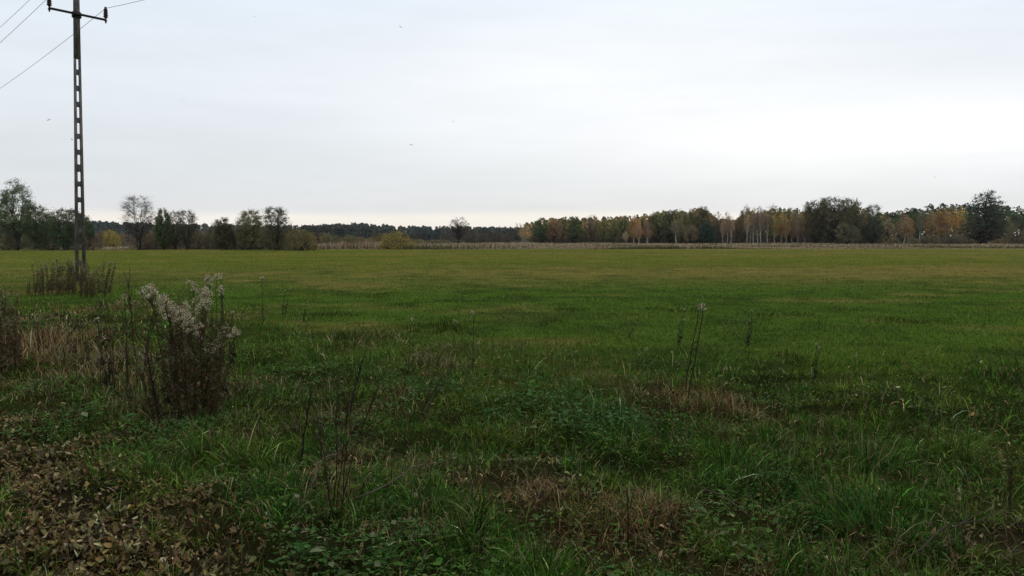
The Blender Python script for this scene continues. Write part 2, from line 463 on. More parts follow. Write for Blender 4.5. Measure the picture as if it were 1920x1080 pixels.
# meadow grass, short, thinning out in real size and number with distance
def meadow_grass():
    mb = MB()
    x, y = sample(330000, 6.0, 116, 2.0)
    d = np.hypot(x, y)
    keep = (y < EDGE(x) + 1) & (rng.random(len(x)) > verge(x, y) * .75)
    x, y, d = x[keep], y[keep], d[keep]
    n = len(x)
    cl = fbm(x * 1.6, y * 1.6, 61, 3)
    rank = sst(.60, .74, fbm(x * .8, y * .8, 67, 3))          # ranker, darker tufts
    nearf = 1 - sst(9, 34, d)
    rank = rank * (.12 + .88 * nearf)
    h = (0.022 + .03 * rng.random(n) + .045 * cl * (.5 + .5 * nearf)) * (1 + .9 * rank)
    w = np.maximum(0.0045, d * 0.00095) * rng.uniform(.6, 1.3, n)
    c1 = meadow_color(x, y) * 1.2
    c1 = c1 * (1 - .52 * rank[:, None])
    straw = (rng.random(n) < .05 + .05 * nearf)[:, None]
    c1 = np.where(straw, np.array([.26, .21, .08]), c1)
    sg = (.05 + .19 * nearf)[:, None]
    c1 = c1 * np.exp(rng.normal(0, 1, (n, 1)) * sg) * np.exp(rng.normal(0, 1, (n, 3)) * sg * .35)
    P = np.stack([x, y, height(x, y) - .01], 1)
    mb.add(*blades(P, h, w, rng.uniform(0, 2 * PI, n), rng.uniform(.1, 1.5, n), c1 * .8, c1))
    return mb.mesh('meadow_grass')
link('meadow_grass', meadow_grass(), M_grass, kind='stuff')

# verge grass: long, tangled, in tussocks
def verge_grass():
    mb = MB()
    x, y = sample(330000, 2.6, 22, 1.7)
    v = verge(x, y); tf = field(TUFT, x, y); lit = field(LITTER, x, y); dd = field(DEAD, x, y)
    clump = fbm(x * 2.7, y * 2.7, 81, 3)
    pr = np.clip(v * (1.1 * sst(.42, .60, clump) + .03) + tf * .5 - lit * (.55 + .75 * sst(.40, .52, fbm(x * 1.3, y * 1.3, 131, 3))) - dd * .38, 0, 1)
    keep = rng.random(len(x)) < pr
    x, y, tf, clump = x[keep], y[keep], tf[keep], clump[keep]
    n = len(x); d = np.hypot(x, y)
    g = .36                                        # tussocks: blades lean away from jittered centres
    ix, iy = np.floor(x / g), np.floor(y / g)
    cx = (ix + .2 + .6 * hsh(ix, iy, 3)) * g; cy = (iy + .2 + .6 * hsh(ix, iy, 4)) * g
    tall = hsh(ix, iy, 9) ** 2
    rad = np.hypot(x - cx, y - cy) / g
    az = np.where(rng.random(n) < .35 + .5 * tf, np.arctan2(y - cy, x - cx) + rng.normal(0, .6, n), rng.uniform(0, 2 * PI, n))
    L_ = (.030 + .04 * clump + tf * (.07 + .13 * tall) + .04 * rng.random(n) + .05 * tall) * np.exp(rng.normal(0, .3, n))
    bend = np.clip(.95 + .3 * tf + rad * .5 + rng.normal(0, .6, n), .05, 2.3)
    w = np.maximum(.0050, d * .0008) * rng.uniform(.5, 1.5, n)
    base = np.array([.070, .165, .018]); lush = np.array([.036, .130, .020]); yel = np.array([.140, .200, .022])
    t = sst(.4, .68, fbm(x * .9, y * .9, 87, 3))[:, None]
    c1 = base * (1 - t) + yel * t
    c1 = c1 * (1 - tf[:, None] * .85) + lush * tf[:, None] * .85
    st = (rng.random(n) < .09)[:, None]
    c1 = np.where(st, np.array([.20, .15, .065]), c1)
    c1 = np.where((rng.random(n) < .05)[:, None], np.array([.40, .40, .20]), c1)  # sparse pale straw bits and leaves, highlights put into the blade colour
    c1 = jitter_color(c1, .55)
    P = np.stack([x, y, height(x, y) - .01], 1)
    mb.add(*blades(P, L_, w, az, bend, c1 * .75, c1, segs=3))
    return mb.mesh('verge_grass')
link('verge_grass', verge_grass(), M_grass, kind='stuff')

TALLD = [(patch(*a), s) for *a, s in [(0, 690, 120, 18, .9), (190, 700, 70, 16, .55), (250, 720, 60, 16, .6), (40, 668, 95, 26, 1.0), (15, 640, 60, 30, 1.0), (110, 668, 50, 20, .7), (300, 770, 90, 20, .5), (640, 960, 35, 22, .6), (1310, 780, 90, 16, .45), (820, 690, 50, 10, .4), (1200, 985, 90, 20, .45)]]
def dead_grass():
    mb = MB()
    x, y = sample(300000, 2.6, 27, 1.7)
    dd = field(DEAD, x, y); v = verge(x, y)
    td = field(TALLD, x, y, .1)
    pr = np.clip(td * .7 + dd * .38 * sst(.32, .6, fbm(x * 3, y * 3, 99, 3)) + dd * .25 + v * .08 * sst(.45, .65, fbm(x * 1.8, y * 1.8, 171, 3)) + v * .02, 0, 1)
    keep = rng.random(len(x)) < pr
    x, y, dd, td = x[keep], y[keep], dd[keep], td[keep]
    n = len(x); d = np.hypot(x, y)
    L_ = (.05 + .17 * dd * rng.random(n) ** 1.5 + .07 * rng.random(n)) * (1 + 1.5 * td * rng.random(n))
    bend = np.clip(rng.normal(1.25, .55, n) - .55 * td, .05, 2.1)
    w = np.maximum(.0038, d * .0007) * rng.uniform(.5, 1.7, n)
    red = np.array([.27, .160, .070]); tan = np.array([.46, .36, .17]); gry = np.array([.27, .22, .125]); dk = np.array([.06, .038, .02])
    u = (fbm(x * .8, y * .8, 13, 3) + rng.normal(0, .14, n) - .16 * td)[:, None]
    c1 = np.where(u < .36, red, np.where(u < .58, tan, gry))
    c1 = np.where((rng.random(n) < .3)[:, None], dk, c1)
    c1 = jitter_color(c1, .28)
    P = np.stack([x, y, height(x, y) + rng.uniform(-.01, .05, n) * dd], 1)
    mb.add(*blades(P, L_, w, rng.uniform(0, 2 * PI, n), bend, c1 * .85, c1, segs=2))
    # scattered tall dry stalks and seed culms
    x, y = sample(15000, 2.8, 22, 1.5)
    cl = fbm(x * .9, y * .9, 141, 3); v = verge(x, y)
    keep = rng.random(len(x)) < np.clip(sst(.46, .64, cl) * v * .5 + field(TALLD, x, y, .1) * .6 + v * .04, 0, 1) * (1 - field(LITTER, x, y) * .8)
    x, y = x[keep], y[keep]; n = len(x); d = np.hypot(x, y)
    c1 = np.array([[.30, .23, .12], [.16, .10, .055], [.08, .055, .035], [.20, .13, .07]])[rng.integers(0, 4, n)]
    c1 = jitter_color(c1, .25)
    P = np.stack([x, y, height(x, y)], 1)
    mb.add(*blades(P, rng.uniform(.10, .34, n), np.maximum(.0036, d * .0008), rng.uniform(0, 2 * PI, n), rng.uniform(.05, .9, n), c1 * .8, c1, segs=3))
    return mb.mesh('dead_grass')
link('dead_grass', dead_grass(), M_straw, kind='stuff')

def broad_weeds():
    """rosettes of broad leaves: nettle, dock, clover among the grass"""
    mb = MB()
    x, y = sample(42000, 2.6, 24, 1.7)
    bb = field(BROAD, x, y); v = verge(x, y); lit = field(LITTER, x, y)
    keep = rng.random(len(x)) < np.clip(bb * .55 + v * .26 * sst(.35, .6, fbm(x * 1.5, y * 1.5, 23)) - lit * .45, 0, 1)
    x, y, bb = x[keep], y[keep], bb[keep]
    z0 = height(x, y)
    k = 9
    n = len(x) * k
    X = np.repeat(x, k); Y = np.repeat(y, k); Z = np.repeat(z0, k); B = np.repeat(bb, k)
    a = rng.uniform(0, 2 * PI, n); r = rng.uniform(.01, .075, n); tilt = rng.uniform(-.1, .9, n)
    lift = rng.uniform(.02, .06, n) + B * rng.uniform(0, .13, n)
    D = np.stack([np.cos(a) * np.cos(tilt), np.sin(a) * np.cos(tilt), np.sin(tilt) * .7], 1)
    P = np.stack([X + np.cos(a) * r, Y + np.sin(a) * r, Z + lift], 1)
    E = np.stack([-np.sin(a), np.cos(a), rng.normal(0, .25, n)], 1)
    L_ = rng.uniform(.010, .036, n) * (1 + 1.3 * B * rng.random(n)) * np.where(np.repeat(rng.random(len(x)) < .07, k), 2.0, 1.0) ; Wd = L_ * rng.uniform(.2, .65, n)
    up = np.array([0, 0, 1.0])
    s = L_[:, None]; w = Wd[:, None]
    V = np.stack([P, P + D * s * .4 + E * w * .5 + up * s * .06, P + D * s * .4 - up * s * .04, P + D * s * .4 - E * w * .5 + up * s * .06,
                  P + D * s * .75 + E * w * .33, P + D * s * .75 - E * w * .33, P + D * s - up * s * .12], 1).reshape(-1, 3)
    i = (np.arange(n) * 7)[:, None]
    T = np.concatenate([i + np.array(t) for t in ((0, 1, 2), (0, 2, 3), (1, 4, 2), (2, 5, 3), (2, 4, 6), (2, 6, 5))])
    c_ = np.array([.090, .165, .024]) * (1 - B[:, None]) + np.array([.050, .140, .030]) * B[:, None]
    c_ = jitter_color(np.broadcast_to(c_, (n, 3)), .22)
    c_ = np.where((rng.random(n) < .08)[:, None], np.array([.20, .22, .11]), c_)
    mb.add(V, None, T, np.repeat(c_, 7, 0))
    return mb.mesh('broadleaf_weeds')
link('broadleaf_weeds', broad_weeds(), M_weed, kind='stuff')

def leaf_litter():
    mb = MB()
    x, y = sample(170000, 2.6, 11, 1.2)
    li = field(LITTER, x, y)
    keep = rng.random(len(x)) < np.clip(li ** 1.2 * .95 * (.45 + .55 * sst(.3, .5, fbm(x * 3, y * 3, 101, 3))) + .012, 0, 1)
    x, y = x[keep], y[keep]; n = len(x)
    a = rng.uniform(0, 2 * PI, n); tx, ty = rng.normal(0, .5, n), rng.normal(0, .5, n)
    ax = np.stack([np.cos(a), np.sin(a), tx], 1); ay = np.stack([-np.sin(a), np.cos(a), ty], 1)
    L_ = .012 + .040 * rng.random(n) ** 1.2; Wd = L_ * rng.uniform(.35, .7, n)
    P = np.stack([x, y, height(x, y) + rng.uniform(.004, .035, n)], 1)
    cup = rng.normal(.2, .5, n); fold = rng.normal(.3, .5, n)
    V = [P]
    up = np.array([0, 0, 1.0])
    prof = [(-1, 0), (-.55, .75), (.1, 1), (.65, .6), (1.05, 0), (.65, -.6), (.1, -1), (-.55, -.75)]
    for (u, v) in prof:
        V.append(P + ax * (L_ * .5 * u)[:, None] + ay * (Wd * .5 * v)[:, None] + up * (L_ * (cup * u * u * .5 + fold * abs(v) * .5))[:, None])
    V = np.stack(V, 1).reshape(-1, 3)
    i = (np.arange(n) * 9)[:, None]
    T = np.concatenate([i + np.array([0, 1 + q, 1 + (q + 1) % 8]) for q in range(8)])
    pal = np.array([[.23, .170, .062], [.32, .250, .095], [.20, .145, .065], [.66, .57, .30], [.08, .055, .025], [.34, .29, .13], [.22, .23, .05], [.18, .115, .042]])
    c_ = pal[rng.choice(8, n, p=[.2, .14, .2, .05, .2, .08, .03, .10])]
    c_ = jitter_color(c_, .2)
    mb.add(V, None, T, np.repeat(c_, 9, 0))
    return mb.mesh('fallen_leaves')
link('fallen_leaves', leaf_litter(), M_litter, kind='stuff')

# pale dead sedge and reeds beyond the meadow
def reeds():
    mb = MB()
    n = 150000
    x = rng.uniform(-120, 170, n)
    y = EDGE(x) + 100 * rng.random(n) ** 1.8
    lowl = 1 - sst(-34, -24, x)
    band = fbm(x * .045, y * .16, 77, 3)
    keep = (rng.random(n) < sst(.34, .55, band) + .12) & (np.abs(x / y) < .80)
    x, y, band = x[keep], y[keep], band[keep]; n = len(x)
    mid = sst(-32, -26, x) * (1 - sst(-2, 3, x)) * (1 - sst(10, 16, y - EDGE(x)))     # taller bank left of centre
    L_ = (.16 + .5 * sst(.45, .7, band) + .75 * mid) * rng.uniform(.6, 1.15, n) * np.where(y > EDGE(x) + 30, .7, 1)
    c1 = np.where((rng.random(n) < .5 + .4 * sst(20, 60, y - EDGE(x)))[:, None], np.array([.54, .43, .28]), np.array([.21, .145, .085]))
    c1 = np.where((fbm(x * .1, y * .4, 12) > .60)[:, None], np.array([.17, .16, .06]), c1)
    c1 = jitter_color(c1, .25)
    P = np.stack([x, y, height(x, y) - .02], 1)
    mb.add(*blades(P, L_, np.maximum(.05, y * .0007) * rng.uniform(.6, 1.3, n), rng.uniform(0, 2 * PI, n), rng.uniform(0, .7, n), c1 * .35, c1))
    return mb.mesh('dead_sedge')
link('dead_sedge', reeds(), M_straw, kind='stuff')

# ------------------------------------------------------------------ trees
def prof_round(t): return np.sqrt(np.clip(1 - (2 * t - 1) ** 2, 0, 1))
def prof_egg(t): return np.sqrt(np.clip(t * 4, 0, 1)) * np.sqrt(np.clip(1 - t ** 2.2, 0, 1))
def prof_dome(t): return np.sqrt(np.clip(1 - t ** 2, 0.0, 1))
def prof_cone(t): return np.clip(1.05 - t, .05, 1) * np.clip(t * 6, 0, 1)
def prof_slim(t): return (np.clip(t * 3, 0, 1)) ** .7 * np.clip(1.03 - t, 0, 1) ** .55
def prof_umb(t): return np.clip(.5 + .75 * t, 0, 1) * np.sqrt(np.clip(1 - t ** 3, 0, 1))
PROTO = {}
def tree_proto(key, seed, H, R, base, prof, ncl, rc, lper, leaf, stems=1, tr=.16, bark=None, ntw=8, spread=.5, inner=.25, flat=.7, lift=.7, twc=(.07, .05, .045), aspect=.6, layers=0):
    g = np.random.default_rng(seed)
    tm, cm = MB(), MB()
    st = []
    for s in range(stems):
        a = s * 2 * PI / stems + g.uniform(0, 1)
        off = 0 if stems == 1 else R * spread * g.uniform(.5, 1)
        top = np.array([math.cos(a) * off, math.sin(a) * off, H * (g.uniform(.8, .96) if s else .96)])
        zz = np.linspace(0, 1, 9)
        wob = np.cumsum(g.normal(0, .012 * H, (9, 2)), 0); wob[0] = 0
        b0 = np.array([math.cos(a), math.sin(a)]) * (0 if stems == 1 else tr * 1.4)
        pts = np.zeros((9, 3))
        pts[:, 0] = b0[0] + (top[0] - b0[0]) * zz ** 1.2 + wob[:, 0]; pts[:, 1] = b0[1] + (top[1] - b0[1]) * zz ** 1.2 + wob[:, 1]; pts[:, 2] = top[2] * zz
        rad = tr * (1 - .9 * zz) * (1 if stems == 1 else .75); rad[0] *= 1.35
        pts[0, 2] = -.15
        tm.tube(pts, rad, 6)
        st.append((pts, rad))
    t = g.random(ncl * 3)
    pr = prof(t) ** 1.3
    t = t[g.random(len(t)) < pr / pr.max()][:ncl]
    if layers: t = (np.round(t * layers) + g.normal(0, .3, len(t))) / layers
    t = np.clip(t, 0, 1)
    n = len(t)
    a = g.uniform(0, 2 * PI, n)
    lob = 1 + .22 * np.sin(a * 2 + seed) + .16 * np.sin(a * 3 + seed * 2 + t * 5)
    r = R * prof(t) * lob * np.sqrt(g.uniform(inner, 1, n)) * .92
    Cn = np.stack([np.cos(a) * r, np.sin(a) * r, H * (base + (1 - base) * t * .97)], 1)
    for c_ in Cn:
        pts, rad = st[g.integers(stems)] if stems > 1 else st[0]
        if stems > 1:
            dd = [np.hypot(*(s_[0][-1][:2] - c_[:2])) + g.uniform(0, R * .4) for s_ in st]
            pts, rad = st[int(np.argmin(dd))]
        hd = np.hypot(*(c_[:2] - pts[5][:2]))
        zs = np.clip(c_[2] - lift * hd - g.uniform(0, .08) * H, .12 * H if base > .1 else .02 * H, pts[-1][2] * .96)
        f_ = zs / pts[-1][2] * 8; k0 = int(min(f_, 7)); fr = f_ - k0
        p0 = pts[k0] * (1 - fr) + pts[k0 + 1] * fr
        r0 = (rad[k0] * (1 - fr) + rad[k0 + 1] * fr) * .5
        mid = (p0 + c_) / 2 + np.array([0, 0, hd * .12]) + g.normal(0, .05 * hd + .01, 3)
        q = np.linspace(0, 1, 4)[:, None]
        bz = (1 - q) ** 2 * p0 + 2 * q * (1 - q) * mid + q ** 2 * c_
        tm.tube(bz, np.linspace(max(r0, .012), .008, 4), 4)
    # twigs and leaves round each cluster
    m = n * ntw
    ci = np.repeat(np.arange(n), ntw)
    rcl = rc * g.uniform(.7, 1.3, n)
    dr = rand_dirs(m, g); dr[:, 2] = dr[:, 2] * flat + .15
    out_ = Cn[ci] * np.array([1, 1, 0]); out_ /= np.linalg.norm(out_, axis=1)[:, None] + 1e-6
    dr += out_ * .5
    P1 = Cn[ci] + dr * (rcl[ci] * g.uniform(.6, 1.25, m))[:, None]
    V_, T_ = spikes(Cn[ci], P1, .005 + .0008 * H)
    cm.add(V_, None, T_, (*twc, 0))
    if lper:
        m = n * lper
        ci = np.repeat(np.arange(n), lper)
        tw = g.integers(0, ntw, m) + ci * ntw
        P = Cn[ci] + (P1[tw] - Cn[ci]) * g.uniform(.2, 1.1, m)[:, None] + g.normal(0, rc * .22, (m, 3))
        sz = leaf * g.uniform(.6, 1.4, m)
        V_, Q_ = leaf_quads(P, sz, g, aspect)
        cb = np.exp(g.normal(0, .22, n))[ci] * np.exp(g.normal(0, .22, m))
        hu = g.normal(0, .12, n)[ci]
        c_ = np.stack([cb * (1 + hu), cb, cb * (1 - hu * .5), np.ones(m)], 1)
        cm.add(V_, Q_, None, np.repeat(c_, 4, 0))
    PROTO[key] = dict(trunk=tm.mesh(key + '_trunk'), crown=cm.mesh(key + '_crown'), H=H, R=R, bark=bark or M_bark)
tree_proto('alder_a', 1, 10, 3.0, .18, prof_egg, 320, .62, 44, .15, stems=3, ntw=9, tr=.13)
tree_proto('alder_b', 2, 8, 2.6, .10, prof_round, 300, .55, 52, .15, stems=4, ntw=9, tr=.11)
tree_proto('alder_dense', 3, 7, 2.3, .05, prof_egg, 260, .5, 64, .16, stems=2, ntw=8, tr=.12)
tree_proto('bare', 4, 9, 2.4, .18, prof_round, 240, .85, 9, .085, stems=5, ntw=10, tr=.09, spread=.7)
tree_proto('half_bare', 5, 7.5, 2.2, .08, prof_round, 260, .6, 26, .13, stems=4, ntw=14, tr=.1)
tree_proto('top_heavy', 6, 8, 2.4, .22, prof_umb, 200, .55, 30, .15, stems=3, ntw=9, tr=.12)
tree_proto('oak_a', 11, 13, 6.5, .10, prof_round, 260, 1.0, 36, .33, stems=1, tr=.38, ntw=8, lift=.5)
tree_proto('oak_b', 12, 11, 4.2, .08, prof_egg, 190, .85, 32, .30, stems=1, tr=.28, ntw=8)
tree_proto('round_a', 13, 9, 3.2, .08, prof_egg, 150, .7, 34, .27, stems=1, tr=.2, ntw=7)
tree_proto('round_b', 14, 9, 3.0, .12, prof_round, 140, .7, 28, .27, stems=2, tr=.17, ntw=8)
tree_proto('sparse', 15, 9.5, 2.8, .24, prof_round, 110, .7, 11, .22, stems=2, tr=.15, ntw=11)
tree_proto('birch_a', 16, 10, 2.0, .22, prof_slim, 130, .6, 24, .22, stems=1, tr=.19, bark=M_birch, ntw=10, twc=(.14, .09, .08))
tree_proto('birch_b', 17, 10.5, 1.8, .34, prof_slim, 100, .6, 14, .20, stems=1, tr=.18, bark=M_birch, ntw=13, twc=(.14, .10, .09))
tree_proto('birch_twin', 18, 9.5, 2.2, .22, prof_slim, 130, .65, 22, .20, stems=2, tr=.18, bark=M_birch, ntw=10, twc=(.16, .10, .08))
tree_proto('pine_a', 19, 12, 2.2, .45, prof_egg, 50, .65, 55, .32, stems=1, tr=.18, bark=M_pinebark, ntw=6, flat=.4, aspect=.3)
tree_proto('pine_b', 20, 12, 2.0, .30, prof_cone, 60, .6, 50, .30, stems=1, tr=.17, bark=M_pinebark, ntw=6, flat=.4, aspect=.3)
tree_proto('layered', 21, 15, 4.2, .12, prof_egg, 210, .8, 32, .28, stems=1, tr=.36, ntw=9, flat=.32, layers=13, inner=.12, lift=.3)
tree_proto('dome_bare', 22, 7.2, 2.7, .20, prof_round, 170, .6, 4, .13, stems=1, tr=.2, ntw=18, twc=(.07, .045, .04), lift=.55)
tree_proto('willow_dome', 23, 3.4, 3.2, .0, prof_dome, 260, .42, 40, .12, stems=6, tr=.06, ntw=12, twc=(.15, .11, .05), spread=.7, flat=1.4, inner=.35)
tree_proto('willow_loose', 24, 3.6, 2.8, .0, prof_egg, 170, .5, 26, .13, stems=6, tr=.05, ntw=16, twc=(.12, .085, .06), spread=.8, flat=1.5)
tree_proto('brush', 25, 3.0, 3.2, .0, prof_dome, 150, .6, 12, .12, stems=6, tr=.05, ntw=20, twc=(.16, .12, .09), spread=.9, flat=1.4)
tree_proto('low_scrub', 26, 2.4, 3.4, .0, prof_dome, 90, .6, 40, .17, stems=5, tr=.05, ntw=12, spread=.9, flat=1.0)

ORD = 'first second third fourth fifth sixth seventh eighth ninth tenth eleventh twelfth thirteenth fourteenth fifteenth sixteenth seventeenth eighteenth nineteenth'.split()
LABELS = []
used = set()
def near_label(px, text, pool='tree'):
    c_ = sorted(LABELS, key=lambda q: abs(q[0] - px))
    for q in c_:
        l = text + q[1]
        if l not in used and len(l.split()) <= 16 and abs(q[0] - px) < 260:
            used.add(l); return l
    return text + c_[0][1]
def tree(kind, key, px, top, hw, Y, color, label, name=None, cat='tree', group=None, rot=None, lean=0):
    p = PROTO[key]
    P = at_depth(px, top, Y)
    z0 = float(height(np.array([P[0]]), np.array([P[1]]))[0])
    Hm = P[2] - z0
    s_r = hw / F * Y / (p['R'] * 1.05); s_h = Hm / (p['H'] * 1.02)
    if cat == 'tree' and not label.startswith('dark pine'): LABELS.append((px, label))
    root = empty(kind, (P[0], P[1], z0), label, cat, group)
    root.rotation_euler = (0, lean, random.uniform(0, 6.28) if rot is None else rot)
    root.scale = (s_r, s_r, s_h)
    big = hw * 2 > 5
    t = link('trunk', p['trunk'], p['bark'], root)
    c_ = link('crown', p['crown'], M_crown, root)
    c_.color = (color[0] * 1.95, color[1] * 1.9, color[2] * 1.6, 1)
    return root

GRN = (.075, .105, .045); DGRN = (.05, .078, .035); OLV = (.13, .125, .045); BRN = (.105, .078, .048); DBR = (.07, .058, .038); ORG = (.28, .16, .06)
YEL = (.30, .24, .075); PNK = (.30, .20, .12); TAN = (.30, .22, .12); GRY = (.26, .21, .13); WIL = (.20, .17, .055); BLG = (.035, .055, .045); PINE = (.045, .07, .035)

# left row along the ditch, about a hundred metres off
GL = 'trees along the left edge of the meadow'
tree('alder_tree', 'alder_a', 26, 332, 40, 98, (0.078, 0.105, 0.058), 'tallest airy green alder at the left edge of the photo', group=GL)
tree('alder_tree', 'alder_b', 72, 380, 24, 100, (0.074, 0.090, 0.051), 'thin grey-green alder right of the tallest left alder', group=GL)
tree('alder_tree', 'alder_b', 120, 386, 34, 98, (0.055, 0.078, 0.039), 'dark green alder just left of the power pole', group=GL)
tree('alder_tree', 'alder_dense', 158, 402, 16, 101, (0.047, 0.070, 0.035), 'narrow alder half hidden behind the power pole', group=GL)
tree('bare_tree', 'bare', 257, 361, 33, 99, (0.125, 0.117, 0.094), 'tall nearly leafless tree with many upright stems', group=GL)
tree('alder_tree', 'alder_dense', 305, 387, 19, 98, (.055, .075, .035), 'narrow fresh green tree beside the leafless tall tree', group=GL)
tree('alder_tree', 'half_bare', 327, 392, 20, 100, (0.078, 0.066, 0.047), 'thinning brownish tree between the fresh green one and a dark peaked one', group=GL)
tree('alder_tree', 'half_bare', 350, 390, 20, 97, (0.058, 0.062, 0.039), 'dark peaked tree with browning leaves, right of a green tree', group=GL)
tree('alder_tree', 'alder_dense', 417, 405, 20, 99, (0.066, 0.058, 0.035), 'small dark brown-green tree standing before a gap of brown scrub', group=GL)
tree('alder_tree', 'alder_b', 468, 389, 25, 99, (0.117, 0.113, 0.058), 'yellowish-green see-through tree left of the dense-topped one', group=GL)
tree('alder_tree', 'top_heavy', 517, 384, 30, 97, (0.062, 0.066, 0.039), 'dense-topped dark tree above the olive willow bush', group=GL)
def bush(key, px, top, hw, Y, color, label, kind='bush', group=None):
    return tree(kind, key, px, top, hw, Y, color, label, cat='bush', group=group)
bush('willow_dome', 562, 428, 34, 97, (.13, .11, .055), 'brown-olive willow bush at the right end of the left tree row', 'willow_bush')
bush('willow_loose', 580, 436, 16, 104, WIL, 'small yellow-olive bush peeping behind the brown-olive willow', 'willow_bush')
bush('willow_dome', 742, 434, 34, 108, (.20, .165, .055), 'rounded golden-olive willow bush standing alone at the meadow edge', 'willow_bush')
bush('willow_loose', 706, 438, 18, 125, (.15, .115, .065), 'loose brownish bush behind the rounded golden willow', 'willow_bush')
bush('willow_dome', 207, 431, 17, 140, (.25, .205, .06), 'bright yellow bush right of the power pole', 'willow_bush')
GU = 'dark scrub under the left trees'
ug = np.random.default_rng(5)
for kk, px in enumerate((10, 38, 66, 95, 128, 160, 268, 290, 318, 345, 370, 405, 432, 460, 488, 515, 540)):
    gr = px < 150 or px > 400
    top = ug.uniform(418, 430) if gr else ug.uniform(432, 444)
    bush(['low_scrub' if gr else 'brush', 'low_scrub', 'low_scrub' if gr else 'brush'][int(ug.integers(3))], px + ug.uniform(-6, 6), top, ug.uniform(18, 26), ug.uniform(99, 106), ([(.055, .075, .035), (.06, .065, .035), (.075, .07, .04)] if gr else [(.10, .08, .055), (.08, .085, .045), (.13, .10, .065)])[int(ug.integers(3))],
         ORD[kk] + ' low dark scrub from the left at the foot of the left tree row', 'scrub_bush', GU)
GB = 'pale brown brush far behind the left trees'
for px in (182, 232, 285, 330, 372, 392, 430, 60, 20):
    bush('brush', px + ug.uniform(-4, 4), ug.uniform(430, 438), ug.uniform(16, 26), ug.uniform(140, 170), [(.24, .18, .115), (.20, .155, .10)][int(ug.integers(2))],
         near_label(px, 'pale brown brush behind the '), 'brush_bush', GB)
OL = {612: 'olive scrub just right of the two bushes ending the left tree row', 632: 'third olive scrub from the left tree row, under the far forest', 655: 'broad pale olive scrub under the highest bump of the far forest', 676: 'olive scrub left of the loose brownish bush by the golden willow', 692: 'lowest olive scrub touching the loose brownish bush', 597: 'first low olive scrub beside the left tree row', 783: 'low olive scrub just right of the rounded golden willow', 815: 'low olive scrub midway between the golden willow and the lone tree', 835: 'low olive scrub close to the left of the lone round tree'}
GO = 'olive willow scrub at the foot of the far forest'
for px, top, hw in ((612, 436, 14), (632, 441, 13), (655, 440, 15), (676, 444, 13), (692, 446, 15), (597, 444, 12), (783, 448, 18), (815, 449, 18), (835, 450, 14)):
    bush('willow_loose' if hw < 15 else 'willow_dome', px, top, hw, 190, [(.19, .155, .085), (.14, .125, .07), (.17, .15, .07)][int(ug.integers(3))], OL[px], 'willow_bush', GO)
tree('round_tree', 'dome_bare', 860, 404, 19, 190, (.14, .09, .07), 'lone round-headed leafless tree in front of the far forest')
BL_ = {(838, 438): 'dull brown brush left of the lone round tree', (882, 434): 'tall dull brush just right of the lone round tree', (905, 436): 'second brown brush right of the lone round tree', (930, 433): 'highest brown brush midway between the lone tree and the wood', (952, 438): 'brown brush beside the thin dark end tree of the wood', (880, 446): 'lowest brown brush at the right foot of the lone round tree', (860, 447): 'low brown brush right under the lone round tree'}
GC = 'brown brush between the lone tree and the wood'
for px, top, hw in ((838, 438, 16), (882, 434, 17), (905, 436, 18), (930, 433, 17), (952, 438, 14), (880, 446, 16), (860, 447, 18)):
    bush('brush', px, top, hw, 205 + ug.uniform(0, 15), (.10, .085, .06), BL_[(px, top)], 'brush_bush', GC)

